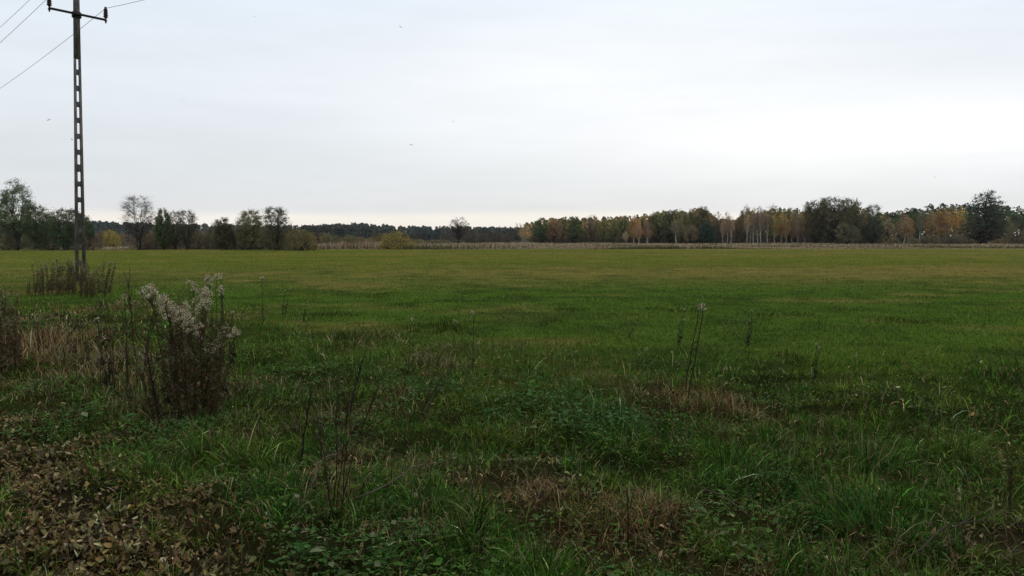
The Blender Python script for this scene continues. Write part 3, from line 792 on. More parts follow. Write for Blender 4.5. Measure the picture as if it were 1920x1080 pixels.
# the wood on the right: (kind, proto, px, top, half width, distance, colour, label)
GR = 'trees of the wood across the meadow'
WOODS = [
 ('birch_tree', 'birch_twin', 985, 420, 17, 200, TAN, 'pale tan birch at the left end of the wood'),
 ('deciduous_tree', 'sparse', 972, 417, 9, 206, BRN, 'thin dark tree rising behind the pale birch at the end of the wood'),
 ('deciduous_tree', 'round_a', 1015, 407, 17, 206, DGRN, 'dark green tree next to the pale tan end birch'),
 ('deciduous_tree', 'round_b', 1040, 412, 17, 204, (.13, .085, .055), 'reddish-brown round tree among green ones near the left end of the wood'),
 ('deciduous_tree', 'sparse', 1056, 410, 12, 210, BRN, 'thin brown tree behind the reddish-brown round one'),
 ('oak_tree', 'oak_b', 1076, 404, 23, 204, (.065, .085, .035), 'broad dark green domed tree in the left part of the wood'),
 ('deciduous_tree', 'sparse', 1110, 401, 15, 206, (.13, .11, .08), 'see-through leafless-topped tree right of the green dome'),
 ('deciduous_tree', 'round_b', 1130, 411, 13, 208, OLV, 'small yellowish tree under the see-through topped one'),
 ('deciduous_tree', 'round_a', 1150, 411, 14, 204, (.10, .10, .045), 'olive tree left of the orange birches'),
 ('deciduous_tree', 'round_a', 1172, 403, 14, 207, (.07, .085, .035), 'green pointed tree touching the first orange birch'),
 ('birch_tree', 'birch_a', 1173, 431, 6.5, 196, (.26, .20, .14), 'tiny slender pale birch in front of the wood edge', ),
 ('birch_tree', 'birch_a', 1189, 402, 13, 202, (.24, .15, .055), 'ochre birch with a rounded head, first of the orange group'),
 ('birch_tree', 'birch_a', 1197, 416, 10, 199, (.27, .165, .09), 'pinkish-orange birch in front of the ochre one'),
 ('birch_tree', 'birch_twin', 1214, 415, 12, 201, (.20, .12, .085), 'dusky pink birch with two pale trunks'),
 ('deciduous_tree', 'round_a', 1206, 407, 12, 210, DBR, 'dark tree behind the dusky pink birch'),
 ('deciduous_tree', 'oak_b', 1232, 395, 19, 205, (.06, .07, .035), 'dark green spreading tree right of the orange birches'),
 ('deciduous_tree', 'oak_b', 1257, 392, 18, 207, (.055, .065, .035), 'dark domed tree in the middle of the wood'),
 ('deciduous_tree', 'round_b', 1278, 393, 16, 205, (.11, .105, .045), 'olive round tree in the middle of the wood'),
 ('birch_tree', 'birch_b', 1270, 407, 15, 200, (.16, .145, .08), 'greenish birch leaning out before the olive round tree'),
 ('deciduous_tree', 'round_a', 1298, 390, 15, 206, (.08, .085, .04), 'tall green tree beside the high dark oak'),
 ('oak_tree', 'oak_b', 1318, 385, 20, 204, (.07, .062, .035), 'high dark brown-green oak before the gap of sky'),
 ('spruce_tree', 'alder_dense', 1327, 413, 17, 198, BLG, 'blackish-blue conifer standing low under the high oak'),
 ('deciduous_tree', 'round_b', 1295, 420, 16, 198, (.14, .115, .075), 'grey-brown low tree left of the blackish conifer'),
 ('deciduous_tree', 'sparse', 1347, 394, 12, 206, (.11, .10, .06), 'thin see-through tree in the bright gap'),
 ('birch_tree', 'birch_b', 1357, 408, 8, 200, PNK, 'slim birch left in the trio by the bright gap'),
 ('birch_tree', 'birch_b', 1364, 394, 8, 201, (.16, .14, .10), 'tallest slim birch of the trio by the bright gap'),
 ('birch_tree', 'birch_b', 1370, 402, 9, 200, PNK, 'slim birch right in the trio by the bright gap'),
 ('deciduous_tree', 'sparse', 1383, 408, 11, 206, (.15, .11, .08), 'low brown thin tree just right of the bright gap'),
 ('deciduous_tree', 'round_b', 1398, 385, 12, 206, (.09, .085, .045), 'dark pointed tree at the left of the white-stemmed birches'),
 ('birch_tree', 'birch_b', 1401, 392, 9, 200, PNK, 'first white-stemmed birch of the long row'),
 ('birch_tree', 'birch_b', 1407, 400, 8, 203, GRY, 'short thin birch second in the white-stemmed row'),
 ('birch_tree', 'birch_b', 1414, 386, 10, 201, GRY, 'grey-headed birch, third in the white-stemmed row'),
 ('birch_tree', 'birch_b', 1423, 383, 12, 202, (.14, .12, .10), 'tallest grey-headed birch of the white-stemmed row'),
 ('birch_tree', 'birch_b', 1429, 389, 10, 199, (.16, .12, .09), 'birch with the brightest thin stem in the middle of the row'),
 ('birch_tree', 'birch_b', 1441, 392, 10, 200, (.15, .12, .075), 'birch with a clear stem below the olive crown'),
 ('deciduous_tree', 'round_b', 1452, 384, 17, 207, (.115, .10, .04), 'olive-brown domed tree above the white birch stems'),
 ('birch_tree', 'birch_a', 1454, 397, 10, 200, (.20, .16, .06), 'yellowish birch with a thick pale stem under the olive dome'),
 ('birch_tree', 'birch_a', 1468, 395, 11, 201, (.26, .18, .06), 'golden birch right of the thick pale stem'),
 ('birch_tree', 'birch_a', 1474, 404, 9, 199, (.24, .15, .07), 'small orange birch in front of the golden one'),
 ('deciduous_tree', 'round_a', 1482, 388, 12, 208, (.08, .08, .04), 'dark pointed treetop above the golden birches'),
 ('birch_tree', 'birch_a', 1487, 396, 11, 202, (.22, .16, .07), 'golden-brown birch before the dusky pink thicket'),
 ('birch_tree', 'birch_twin', 1497, 408, 13, 199, (.19, .125, .09), 'dusky pink birch touching the great oak'),
 ('birch_tree', 'birch_twin', 1510, 415, 12, 200, (.17, .115, .085), 'mauve-brown birch under the left limbs of the great oak'),
 ('deciduous_tree', 'round_a', 1493, 390, 12, 209, (.09, .085, .045), 'dark treetop just left of the great oak'),
 ('oak_tree', 'oak_a', 1532, 371, 34, 196, (.075, .065, .04), 'left, slightly lower dome of the great oaks'),
 ('oak_tree', 'oak_a', 1561, 364, 38, 192, (.068, .064, .036), 'great oak with the highest broad brownish dome'),
 ('oak_tree', 'oak_b', 1592, 370, 24, 194, (.07, .066, .038), 'right shoulder of the great oaks'),
 ('deciduous_tree', 'round_b', 1606, 373, 12, 200, (.06, .065, .035), 'small round head just right of the great oaks'),
 ('deciduous_tree', 'round_b', 1588, 418, 20, 184, (.10, .095, .06), 'grey-green low tree in front of the great oaks'),
 ('deciduous_tree', 'top_heavy', 1636, 380, 18, 190, (.055, .07, .04), 'dark umbrella-topped tree standing clear right of the oaks'),
 ('deciduous_tree', 'round_a', 1636, 408, 26, 192, (.045, .06, .035), 'dark green low tree filling under the umbrella-topped one'),
 ('deciduous_tree', 'round_a', 1667, 409, 13, 190, (.17, .145, .095), 'pale tan egg-shaped tree before the pines'),
 ('birch_tree', 'birch_a', 1695, 399, 15, 192, (.20, .135, .07), 'birch with a bright white lower trunk and rusty crown'),
 ('birch_tree', 'birch_twin', 1707, 408, 12, 198, (.26, .16, .065), 'bright orange birch right behind the white-trunked one'),
 ('birch_tree', 'birch_b', 1728, 392, 11, 196, (.13, .10, .06), 'birch with one long bare white trunk before dark pines'),
 ('birch_tree', 'birch_a', 1745, 392, 13, 202, (.20, .135, .055), 'rust-brown birch left of the orange stand'),
 ('birch_tree', 'birch_a', 1763, 386, 13, 198, (.24, .155, .06), 'orange birch with a pale stem at the left of the orange stand'),
 ('birch_tree', 'birch_a', 1774, 388, 12, 197, (.26, .165, .065), 'orange birch with a pale stem in the middle of the orange stand'),
 ('birch_tree', 'birch_a', 1788, 386, 13, 200, (.28, .17, .05), 'amber birch right in the orange stand'),
 ('birch_tree', 'birch_a', 1803, 384, 13, 201, (.28, .20, .045), 'yellow birch touching the great layered tree'),
 ('layered_tree', 'layered', 1850, 348, 36, 186, (.045, .055, .04), 'tallest dark tree with layered branches near the right edge'),
 ('layered_tree', 'oak_b', 1838, 402, 42, 188, (.07, .065, .045), 'broad dark skirt of the low tree under the layered one'),
 ('layered_tree', 'round_a', 1868, 385, 20, 189, (.048, .06, .04), 'dark green tree leaning on the right of the layered one'),
 ('birch_tree', 'birch_a', 1892, 405, 10, 190, (.17, .15, .08), 'slim olive birch right of the layered tree'),
]
PINES = [(1650, 402, 12), (1662, 400, 11), (1678, 400, 12), (1690, 396, 12), (1703, 392, 12), (1716, 388, 12), (1728, 390, 12), (1738, 383, 12), (1752, 382, 12), (1764, 380, 12), (1777, 381, 12),
         (1792, 382, 12), (1808, 381, 12), (1822, 384, 14), (1884, 382, 13), (1896, 388, 12), (1908, 385, 12), (1920, 378, 14)]
for w_ in WOODS:
    kind, key, px, top, hw, Y, color, label = w_
    tree(kind, key, px, top, hw, Y, color, label, group=GR)
for kk, (px, top, hw) in enumerate(PINES):
    tree('pine_tree', 'pine_a' if ug.random() < .6 else 'pine_b', px, top, hw, 212 + ug.uniform(0, 22), PINE if ug.random() < .7 else (.06, .075, .035), ORD[kk] + ' dark pine from the left in the row behind the orange birches', group='pines behind the orange birches')
GS = 'olive scrub at the right edge of the meadow'
for kk, (px, top, hw) in enumerate(sorted(((1735, 442, 16), (1752, 440, 15), (1780, 434, 22), (1795, 441, 18), (1675, 446, 15), (1712, 446, 14), (1905, 420, 18), (1918, 440, 20), (1893, 446, 16), (1875, 448, 18), (1815, 447, 18), (1930, 430, 22)))):
    bush('willow_loose' if top > 436 else 'brush', px, top, hw, ug.uniform(170, 184), [(.14, .12, .065), (.11, .095, .06), (.17, .145, .07)][int(ug.integers(3))], ORD[kk] + ' low olive scrub from the left before the trees at the right edge', 'scrub_bush', GS)
GD = 'dark thicket inside the wood'
for px in list(range(1005, 1650, 21)):
    bush('low_scrub' if ug.random() < .6 else 'brush', px + ug.uniform(-5, 5), ug.uniform(428, 442), ug.uniform(15, 22), ug.uniform(206, 216), [(.06, .05, .035), (.075, .06, .045), (.05, .055, .035)][int(ug.integers(3))],
         near_label(px, 'dark thicket under the '), 'thicket_bush', GD)

# the roadside trees the photographer stands under: their shade and their leaves lie on the verge
for k, (x, y, sc) in enumerate(((-16, -7, 1.1), (-7.5, -6.5, 1.0), (-4, -14, 1.2), (1.0, -8.2, 1.1), (5, -13, 1.2), (9.5, -7.5, 1.0), (18, -8, 1.1))):
    r = empty('roadside_tree', (x, y, 0), ORD[k] + ' roadside tree from the left behind the photographer, shading the verge', 'tree', 'roadside trees behind the photographer')
    r.rotation_euler = (0, 0, k * 1.3); r.scale = (sc, sc, sc)
    o = link('trunk', PROTO['oak_a']['trunk'], M_bark, r)
    o = link('crown', PROTO['oak_a']['crown'], M_crown, r); o.color = (.16, .12, .05, 1)

# far woods that read as one mass
def far_wood(name, x0, x1, Y0, Y1, hf, count, per, leaf, cols, seed):
    g = np.random.default_rng(seed)
    mb = MB()
    for k in range(count):
        Y = g.uniform(Y0, Y1); px = g.uniform(x0, x1); X = (px - 960) / F * Y
        Hh = hf(px) * g.uniform(.74, 1.08) * (Y / ((Y0 + Y1) / 2))
        R = Hh * g.uniform(.16, .30)
        t = g.random(per); tt = t ** .8
        pr = np.sqrt(np.clip(1 - tt ** 2, 0, 1)) * (.6 + .4 * g.random(per))
        a = g.uniform(0, 2 * PI, per)
        P = np.stack([X + np.cos(a) * R * pr, Y + np.sin(a) * R * pr, Hh * tt], 1)
        V_, Q_ = leaf_quads(P, leaf * g.uniform(.6, 1.4, per), g, .7)
        c_ = np.array(cols[g.integers(len(cols))]) * math.exp(g.normal(0, .22))
        cc = c_ * np.exp(g.normal(0, .25, per))[:, None]
        mb.add(V_, Q_, None, np.repeat(cc, 4, 0))
    return link(name, mb.mesh(name), M_weed, kind='stuff')
def top_h(pts, Yref):
    xs, ys = zip(*pts)
    return lambda px: max(1.5, float(at_depth(960, np.interp(px, xs, ys), Yref)[2]))
far_wood('far_forest', -250, 1100, 640, 760, top_h([(-250, 414), (170, 416), (300, 420), (500, 424), (600, 425), (665, 419), (760, 425), (860, 426), (1000, 428), (1100, 428)], 700), 1300, 90, 2.2,
         [(.075, .095, .06), (.06, .08, .055), (.11, .10, .06), (.05, .07, .05)], 71)
far_wood('mixed_far_trees', 560, 1010, 420, 520, top_h([(560, 426), (600, 422), (655, 424), (700, 433), (760, 440), (850, 436), (1010, 432)], 470), 260, 90, 1.4,
         [(.08, .075, .05), (.06, .07, .045), (.05, .065, .045), (.10, .085, .055)], 72)
far_wood('wood_interior', 985, 1660, 222, 262, top_h([(985, 421), (1015, 412), (1050, 411), (1150, 409), (1215, 404), (1250, 397), (1320, 393), (1345, 412), (1375, 416), (1400, 397), (1500, 394), (1600, 392), (1660, 402)], 240), 640, 100, .8,
         [(.23, .19, .09), (.30, .20, .10), (.15, .145, .065), (.38, .25, .10), (.28, .23, .08)], 73)
far_wood('pine_wood', 1640, 2250, 236, 290, top_h([(1640, 404), (1700, 394), (1760, 384), (1850, 385), (1900, 386), (2250, 380)], 262), 260, 120, .8,
         [(.055, .08, .042), (.075, .085, .045), (.05, .068, .04)], 74)
far_wood('left_scrub_wood', -250, 600, 180, 240, top_h([(-250, 430), (170, 436), (400, 436), (600, 440)], 210), 200, 90, .7,
         [(.15, .115, .075), (.19, .15, .095), (.11, .10, .06)], 75)

# ------------------------------------------------------------------ power pole
PB = at_depth(151, 520, 29.0)
pole = empty('power_pole', (PB[0], 29.0, float(height(np.array([PB[0]]), np.array([29.0]))[0])), 'tall grey concrete power pole with rectangular holes through its web', 'power pole')
adir = np.array([0.67, 0.74, 0]); adir /= np.linalg.norm(adir)
pole.rotation_euler = (0, math.radians(1.2), 0)
def pole_shaft():
    mb = MB()
    Ht = 11.2
    wid = lambda z: .34 - .0145 * z
    FL = lambda z: .096 - .0035 * z
    dep = lambda z: .17 - .005 * z
    def loft(levels):
        V_ = []
        for z, xa, xb, d in levels:
            V_ += [(xa, -d, z), (xb, -d, z), (xb, d, z), (xa, d, z)]
        n = len(levels); Q_ = [(3, 2, 1, 0), tuple(4 * (n - 1) + k for k in range(4))]
        for k in range(n - 1):
            o = 4 * k
            Q_ += [(o + q, o + (q + 1) % 4, o + 4 + (q + 1) % 4, o + 4 + q) for q in range(4)]
        mb.add(V_, Q_)
    loft([(z, -wid(z) / 2, -wid(z) / 2 + FL(z), dep(z) / 2) for z in (-.3, 8.2)])
    loft([(z, wid(z) / 2 - FL(z), wid(z) / 2, dep(z) / 2) for z in (-.3, 8.2)])
    loft([(z, -wid(z) / 2, wid(z) / 2, dep(z) / 2) for z in (8.2, Ht)])
    z = 8.3
    k = 0
    while z > .4:
        z -= .585
        t = .135 if k != 6 else .22
        i0 = wid(z) / 2 - FL(z) + .004
        loft([(z - t / 2 - .035, -i0, -i0 + .03, .05), (z - t / 2, -i0, i0, .05), (z + t / 2, -i0, i0, .05), (z + t / 2 + .035, -i0, -i0 + .03, .05)])
        loft([(z - t / 2 - .034, i0 - .03, i0, .047), (z + t / 2 + .034, i0 - .03, i0, .047)])
        k += 1
    return mb.mesh('shaft')
sh_ = link('shaft', pole_shaft(), M_concrete, pole)
sh_.rotation_euler = (0, 0, math.radians(41))
ARM_Z = at_depth(143, 28, 29.0)[2] - pole.location.z
ins_pts = []
mb = MB()
ey = -.17
c0 = np.array([-adir[1] * ey, adir[0] * ey, ARM_Z])
mb.tube([c0 - adir * .97, c0 - adir * .3, c0 + adir * .3, c0 + adir * .97], [.045] * 4, 8)
mb.tube([(0, 0, ARM_Z - .10), (0, 0, ARM_Z + .10)], [.16, .16], 8)
link('crossarm', mb.mesh('crossarm', True), M_steel, pole)
mb = MB()
mb.box(0, 0, 11.26, .14, .14, .1)
mb.tube([(0, 0, 11.2), (0, 0, 11.55)], [.022] * 2, 8)
link('top_bracket', mb.mesh('top_bracket'), M_steel, pole)
def insulator(base, name='insulator'):
    g = MB()
    zs, rs = [0], [.035]
    zz = .03
    for k in range(5):
        zs += [zz, zz + .012, zz + .045]; rs += [.055, .082 - .004 * k, .05]; zz += .055
    zs += [zz + .02, zz + .05, zz + .06]; rs += [.035, .042, .02]
    g.tube([(0, 0, z) for z in zs], rs, 12)
    g2 = MB(); g2.tube([(0, 0, -.16), (0, 0, .02)], [.022, .022], 8); 
    g2.tube([(0, 0, -.105), (0, 0, -.06)], [.04, .04], 6)
    o = link(name, g.mesh('insulator', False), M_insul, pole); o.location = base; o.scale = (1.15, 1.15, 1.15)
    p_ = link('pin', g2.mesh('pin'), M_steel, o)
    return (np.array(base) + [0, 0, zz + .04])
w_left = insulator(tuple(c0 - adir * .95 + np.array([0, 0, .06])))
w_right = insulator(tuple(c0 + adir * .95 + np.array([0, 0, .06])))
w_top = insulator((0, 0, 11.6))
wdir = np.array([-adir[1], adir[0], 0])
for pt, lab in ((w_left, 'thin overhead wire on the left end of the crossarm'), (w_top, 'uppermost overhead wire, from the pole top beyond the picture'), (w_right, 'thin overhead wire crossing behind the pole to the right end of the crossarm')):
    mb = MB()
    pw = np.array(pole.location) + pt + np.array([math.radians(1.2) * pt[2], 0, 0])
    for s in (1, -1):
        tt = np.linspace(0, 70, 40)
        sag = 4 * 2.0 * (tt / 70) * (1 - tt / 70)
        mb.tube(pw + wdir * (s * tt)[:, None] - np.array([0, 0, 1]) * sag[:, None], [.0085] * 40, 5)
    link('overhead_wire', mb.mesh('overhead_wire'), M_wire, label=lab, category='wire', group='overhead wires on the pole')

# ------------------------------------------------------------------ tall weeds
WP = {}
def weed_proto(key, seed, kind):
    g = np.random.default_rng(seed)
    S, Lf, Hd = MB(), MB(), MB()
    cfg = {'goldenrod': dict(ns=4, H=1.15, sp=.13, lean=.12, nl=95, ll=.07, hd=.15, fl=420, sc=(.10, .065, .035), lc=[(.10, .065, .032), (.06, .08, .028), (.17, .105, .05), (.05, .05, .022)]),
           'redrod': dict(ns=7, H=1.05, sp=.20, lean=.12, nl=64, ll=.085, hd=.13, fl=70, sc=(.13, .075, .042), lc=[(.13, .075, .04), (.10, .08, .035), (.07, .075, .03)]),
           'fleabane': dict(ns=3, H=1.0, sp=.07, lean=.12, nl=34, ll=.07, hd=.09, fl=110, sc=(.06, .065, .03), lc=[(.05, .055, .028), (.055, .07, .03)]),
           'single': dict(ns=1, H=1.0, sp=.0, lean=.18, nl=26, ll=.07, hd=.08, fl=80, sc=(.055, .05, .03), lc=[(.045, .05, .025), (.07, .06, .035)]),
           'thin': dict(ns=1, H=1.0, sp=.0, lean=.08, nl=14, ll=.055, hd=.055, fl=60, sc=(.06, .055, .03), lc=[(.06, .05, .03)]),
           'droop': dict(ns=2, H=1.1, sp=.10, lean=.25, nl=20, ll=.085, hd=.0, fl=0, sc=(.075, .052, .030), lc=[(.07, .05, .028), (.12, .08, .042), (.05, .045, .022)]),
           'stalk': dict(ns=1, H=.8, sp=0, lean=.25, nl=6, ll=.04, hd=.0, fl=0, sc=(.045, .033, .026), lc=[(.05, .04, .03)]),
           'twiggy': dict(ns=3, H=.8, sp=.05, lean=.35, nl=8, ll=.045, hd=.0, fl=0, sc=(.075, .05, .035), lc=[(.08, .06, .04)]),
           'leafy': dict(ns=2, H=.9, sp=.05, lean=.15, nl=60, ll=.075, hd=.05, fl=50, sc=(.05, .045, .03), lc=[(.035, .035, .02), (.05, .045, .028)])}[kind]
    for s in range(cfg['ns']):
        a = g.uniform(0, 2 * PI); r0 = cfg['sp'] * math.sqrt(g.random())
        H = cfg['H'] * (g.uniform(.55 if kind == 'goldenrod' else .72, 1.0) if s else 1.0)
        ln = cfg['lean'] * g.uniform(.3, 1) * H; a2 = a + g.normal(0, .6)
        q = np.linspace(0, 1, 8)
        pts = np.stack([math.cos(a) * r0 + math.cos(a2) * ln * q ** 1.6, math.sin(a) * r0 + math.sin(a2) * ln * q ** 1.6, H * q - .02], 1)
        pts[1:-1, :2] += g.normal(0, .006, (6, 2))
        rb = {'stalk': .012, 'redrod': .0075, 'twiggy': .007, 'thin': .0085, 'single': .0075, 'leafy': .0075}.get(kind, .0065)
        S.tube(pts, np.linspace(rb, rb * .45, 8), 5, (*cfg['sc'], 1))
        n = cfg['nl']
        u = g.uniform(.15, .95, n)
        B = np.stack([np.interp(u, q, pts[:, k]) for k in range(3)], 1)
        az = g.uniform(0, 2 * PI, n)
        dr = np.stack([np.cos(az), np.sin(az), g.uniform(-1.1, .5, n)], 1)
        L_ = cfg['ll'] * g.uniform(.5, 1.3, n) * (1.1 - .6 * u)
        dr /= np.linalg.norm(dr, axis=1)[:, None]
        dn = dr + np.array([0, 0, -.8]); dn /= np.linalg.norm(dn, axis=1)[:, None]
        e = np.cross(dr, rand_dirs(n, g)); e /= np.linalg.norm(e, axis=1)[:, None] + 1e-9
        wv = (L_ * g.uniform(.10, .24, n))[:, None]
        m1 = B + dr * (L_ * .5)[:, None]; tp = m1 + dn * (L_ * .5)[:, None]
        V_ = np.stack([B, m1 + e * wv, tp, m1 - e * wv], 1).reshape(-1, 3)
        lc = np.array(cfg['lc'])[g.integers(len(cfg['lc']), size=n)] * np.exp(g.normal(0, .2, n))[:, None]
        Lf.add(V_, np.arange(n * 4).reshape(-1, 4), None, np.repeat(lc, 4, 0))
        if kind in ('twiggy', 'stalk', 'droop', 'goldenrod'):
            k = {'twiggy': 9, 'goldenrod': 12}.get(kind, 5)
            for _ in range(k):
                u0 = g.uniform(.3 if kind == 'goldenrod' else .4, .95); b = np.array([np.interp(u0, q, pts[:, c_]) for c_ in range(3)])
                az0 = g.uniform(0, 2 * PI); ll = H * g.uniform(.08, .28)
                p1 = b + np.array([math.cos(az0) * .6, math.sin(az0) * .6, .9]) * ll * .5
                p2 = p1 + np.array([math.cos(az0) * .4, math.sin(az0) * .4, .9]) * ll * .5 + g.normal(0, .01, 3)
                S.tube([b, p1, p2], [rb * .5, rb * .35, rb * .2], 4, (*(np.array(cfg['sc']) * 1.3), 1))
        if cfg['fl'] and not (kind == 'goldenrod' and s > 1):
            hd = cfg['hd']; top = pts[-1]
            tang = pts[-1] - pts[-3]; tang /= np.linalg.norm(tang)
            nb = 9 if hd > .1 else 5
            for b_ in range(nb):
                f0 = b_ / nb
                p0 = top - tang * hd * (1 - f0)
                az0 = b_ * 2.4 + g.uniform(0, .6); rl = hd * .45 * (1.15 - f0) * g.uniform(.6, 1.1)
                p1 = p0 + np.array([math.cos(az0), math.sin(az0), .55]) * rl
                p2 = p1 + np.array([math.cos(az0), math.sin(az0), -.1]) * rl * .35
                S.tube([p0, p1, p2], [.0016, .0012, .001], 3, (*cfg['sc'], 1))
                m = max(4, cfg['fl'] // nb)
                w1 = g.random(m)[:, None]
                P = p1 * (1 - w1) + p2 * w1 + g.normal(0, .015 if kind == 'goldenrod' else .009, (m, 3))
                V_, Q_ = leaf_quads(P, g.uniform(.008, .018, m) * (1.3 if kind == 'redrod' else 1), g, .8)
                wc = np.array([.72, .63, .44]) if kind != 'redrod' else np.array([.36, .31, .19])
                br = np.where(g.random(m) < .3, .45, 1.0)[:, None]
                Hd.add(V_, Q_, None, np.repeat(wc * br * np.exp(g.normal(0, .18, m))[:, None], 4, 0))
    WP[key] = dict(stem=S.mesh(key + '_stem', True), leaves=Lf.mesh(key + '_leaves'), head=Hd.mesh(key + '_head') if Hd.V else None, H=cfg['H'])
for k, (key, kind) in enumerate((('goldenrod_a', 'goldenrod'), ('goldenrod_b', 'goldenrod'), ('redrod_a', 'redrod'), ('redrod_b', 'redrod'), ('fleabane_a', 'fleabane'), ('fleabane_b', 'fleabane'),
                                 ('single_a', 'single'), ('single_b', 'single'), ('droop_a', 'droop'), ('droop_b', 'droop'), ('stalk_a', 'stalk'), ('twiggy_a', 'twiggy'), ('twiggy_b', 'twiggy'), ('leafy_a', 'leafy'), ('thin_a', 'thin'), ('thin_b', 'thin'), ('leafy_b', 'leafy'))):
    weed_proto(key, 300 + k * 7, kind)
def weed(name, key, px, base, top, label, group, lean=(0, 0), sxy=1.0, cat='weed', lean_px=0):
    x, y = ground_at(px, base)
    z0 = float(height(np.array([x]), np.array([y]))[0])
    Hm = at_depth(px, top, y)[2] - z0
    p = WP[key]
    r = empty(name, (x, y, z0 - .01), label, cat, group)
    s = Hm / p['H']
    tilt = math.atan2(lean_px, max(base - top, 1))
    r.rotation_mode = 'ZYX'
    r.rotation_euler = (lean[0], tilt, 0)
    r.scale = (s * sxy, s * sxy, s)
    rz = random.uniform(0, 6.28)
    for nm, me in (('stem', p['stem']), ('leaves', p['leaves']), ('seed_head', p['head'])):
        if me is None: continue
        o = link(nm, me, M_weed, r)
        o.rotation_euler = (0, 0, rz)
    return r
G1 = 'tall goldenrods gone to seed beside the path'
gl = ['tallest white-fluffed goldenrod at the left top of the foreground clump', 'white-fluffed goldenrod second from the left in the foreground clump', 'white-fluffed goldenrod in the middle of the foreground clump',
      'white-fluffed goldenrod right of the middle of the foreground clump', 'lower white-fluffed goldenrod at the right of the foreground clump', 'low fluffy goldenrod at the right foot of the foreground clump']
for (px, b, t, ln), lab in zip(((346, 770, 524, -16), (356, 745, 540, -10), (364, 785, 548, 4), (376, 745, 562, 14), (388, 785, 582, 16), (398, 760, 608, 22)), gl):
    weed('goldenrod', 'goldenrod_a' if px % 4 else 'goldenrod_b', px, b, t, lab, G1, lean_px=ln, sxy=1.15)
for px, b, t, ln in ((318, 765, 590, -12), (322, 790, 640, -25), (380, 790, 600, 12), (425, 790, 640, 14), (300, 775, 660, -14), (350, 795, 610, 3)):
    weed('goldenrod', ['redrod_a', 'droop_a', 'droop_b', 'leafy_a'][int(px) % 4], px, b, t, {300: 'outermost', 318: 'tall left-hand', 322: 'low left-leaning', 350: 'straight middle', 380: 'right-leaning', 425: 'rightmost'}[px] + ' brown withered weed inside the white-headed goldenrod clump', 'withered goldenrods inside the foreground clump', lean_px=ln, sxy=.85)
STAND = sorted([(62, 552, 497), (78, 552, 490), (92, 550, 484), (104, 552, 482), (118, 548, 480), (130, 550, 482), (143, 548, 484), (150, 552, 486), (163, 550, 492), (174, 552, 486), (184, 550, 484), (192, 552, 486), (70, 556, 512), (110, 556, 505), (138, 556, 500), (168, 556, 505), (125, 545, 478), (55, 556, 515)])
for k, (px, b, t) in enumerate(STAND):
    weed('goldenrod', random.choice(['redrod_a', 'redrod_b', 'redrod_a', 'droop_a']), px, b + random.uniform(-8, 6), t + random.uniform(-3, 10), ORD[k] + ' reddish goldenrod from the left in the dense stand around the power pole', 'goldenrods around the power pole', lean_px=random.uniform(-3, 10), sxy=random.uniform(.8, 1.2))

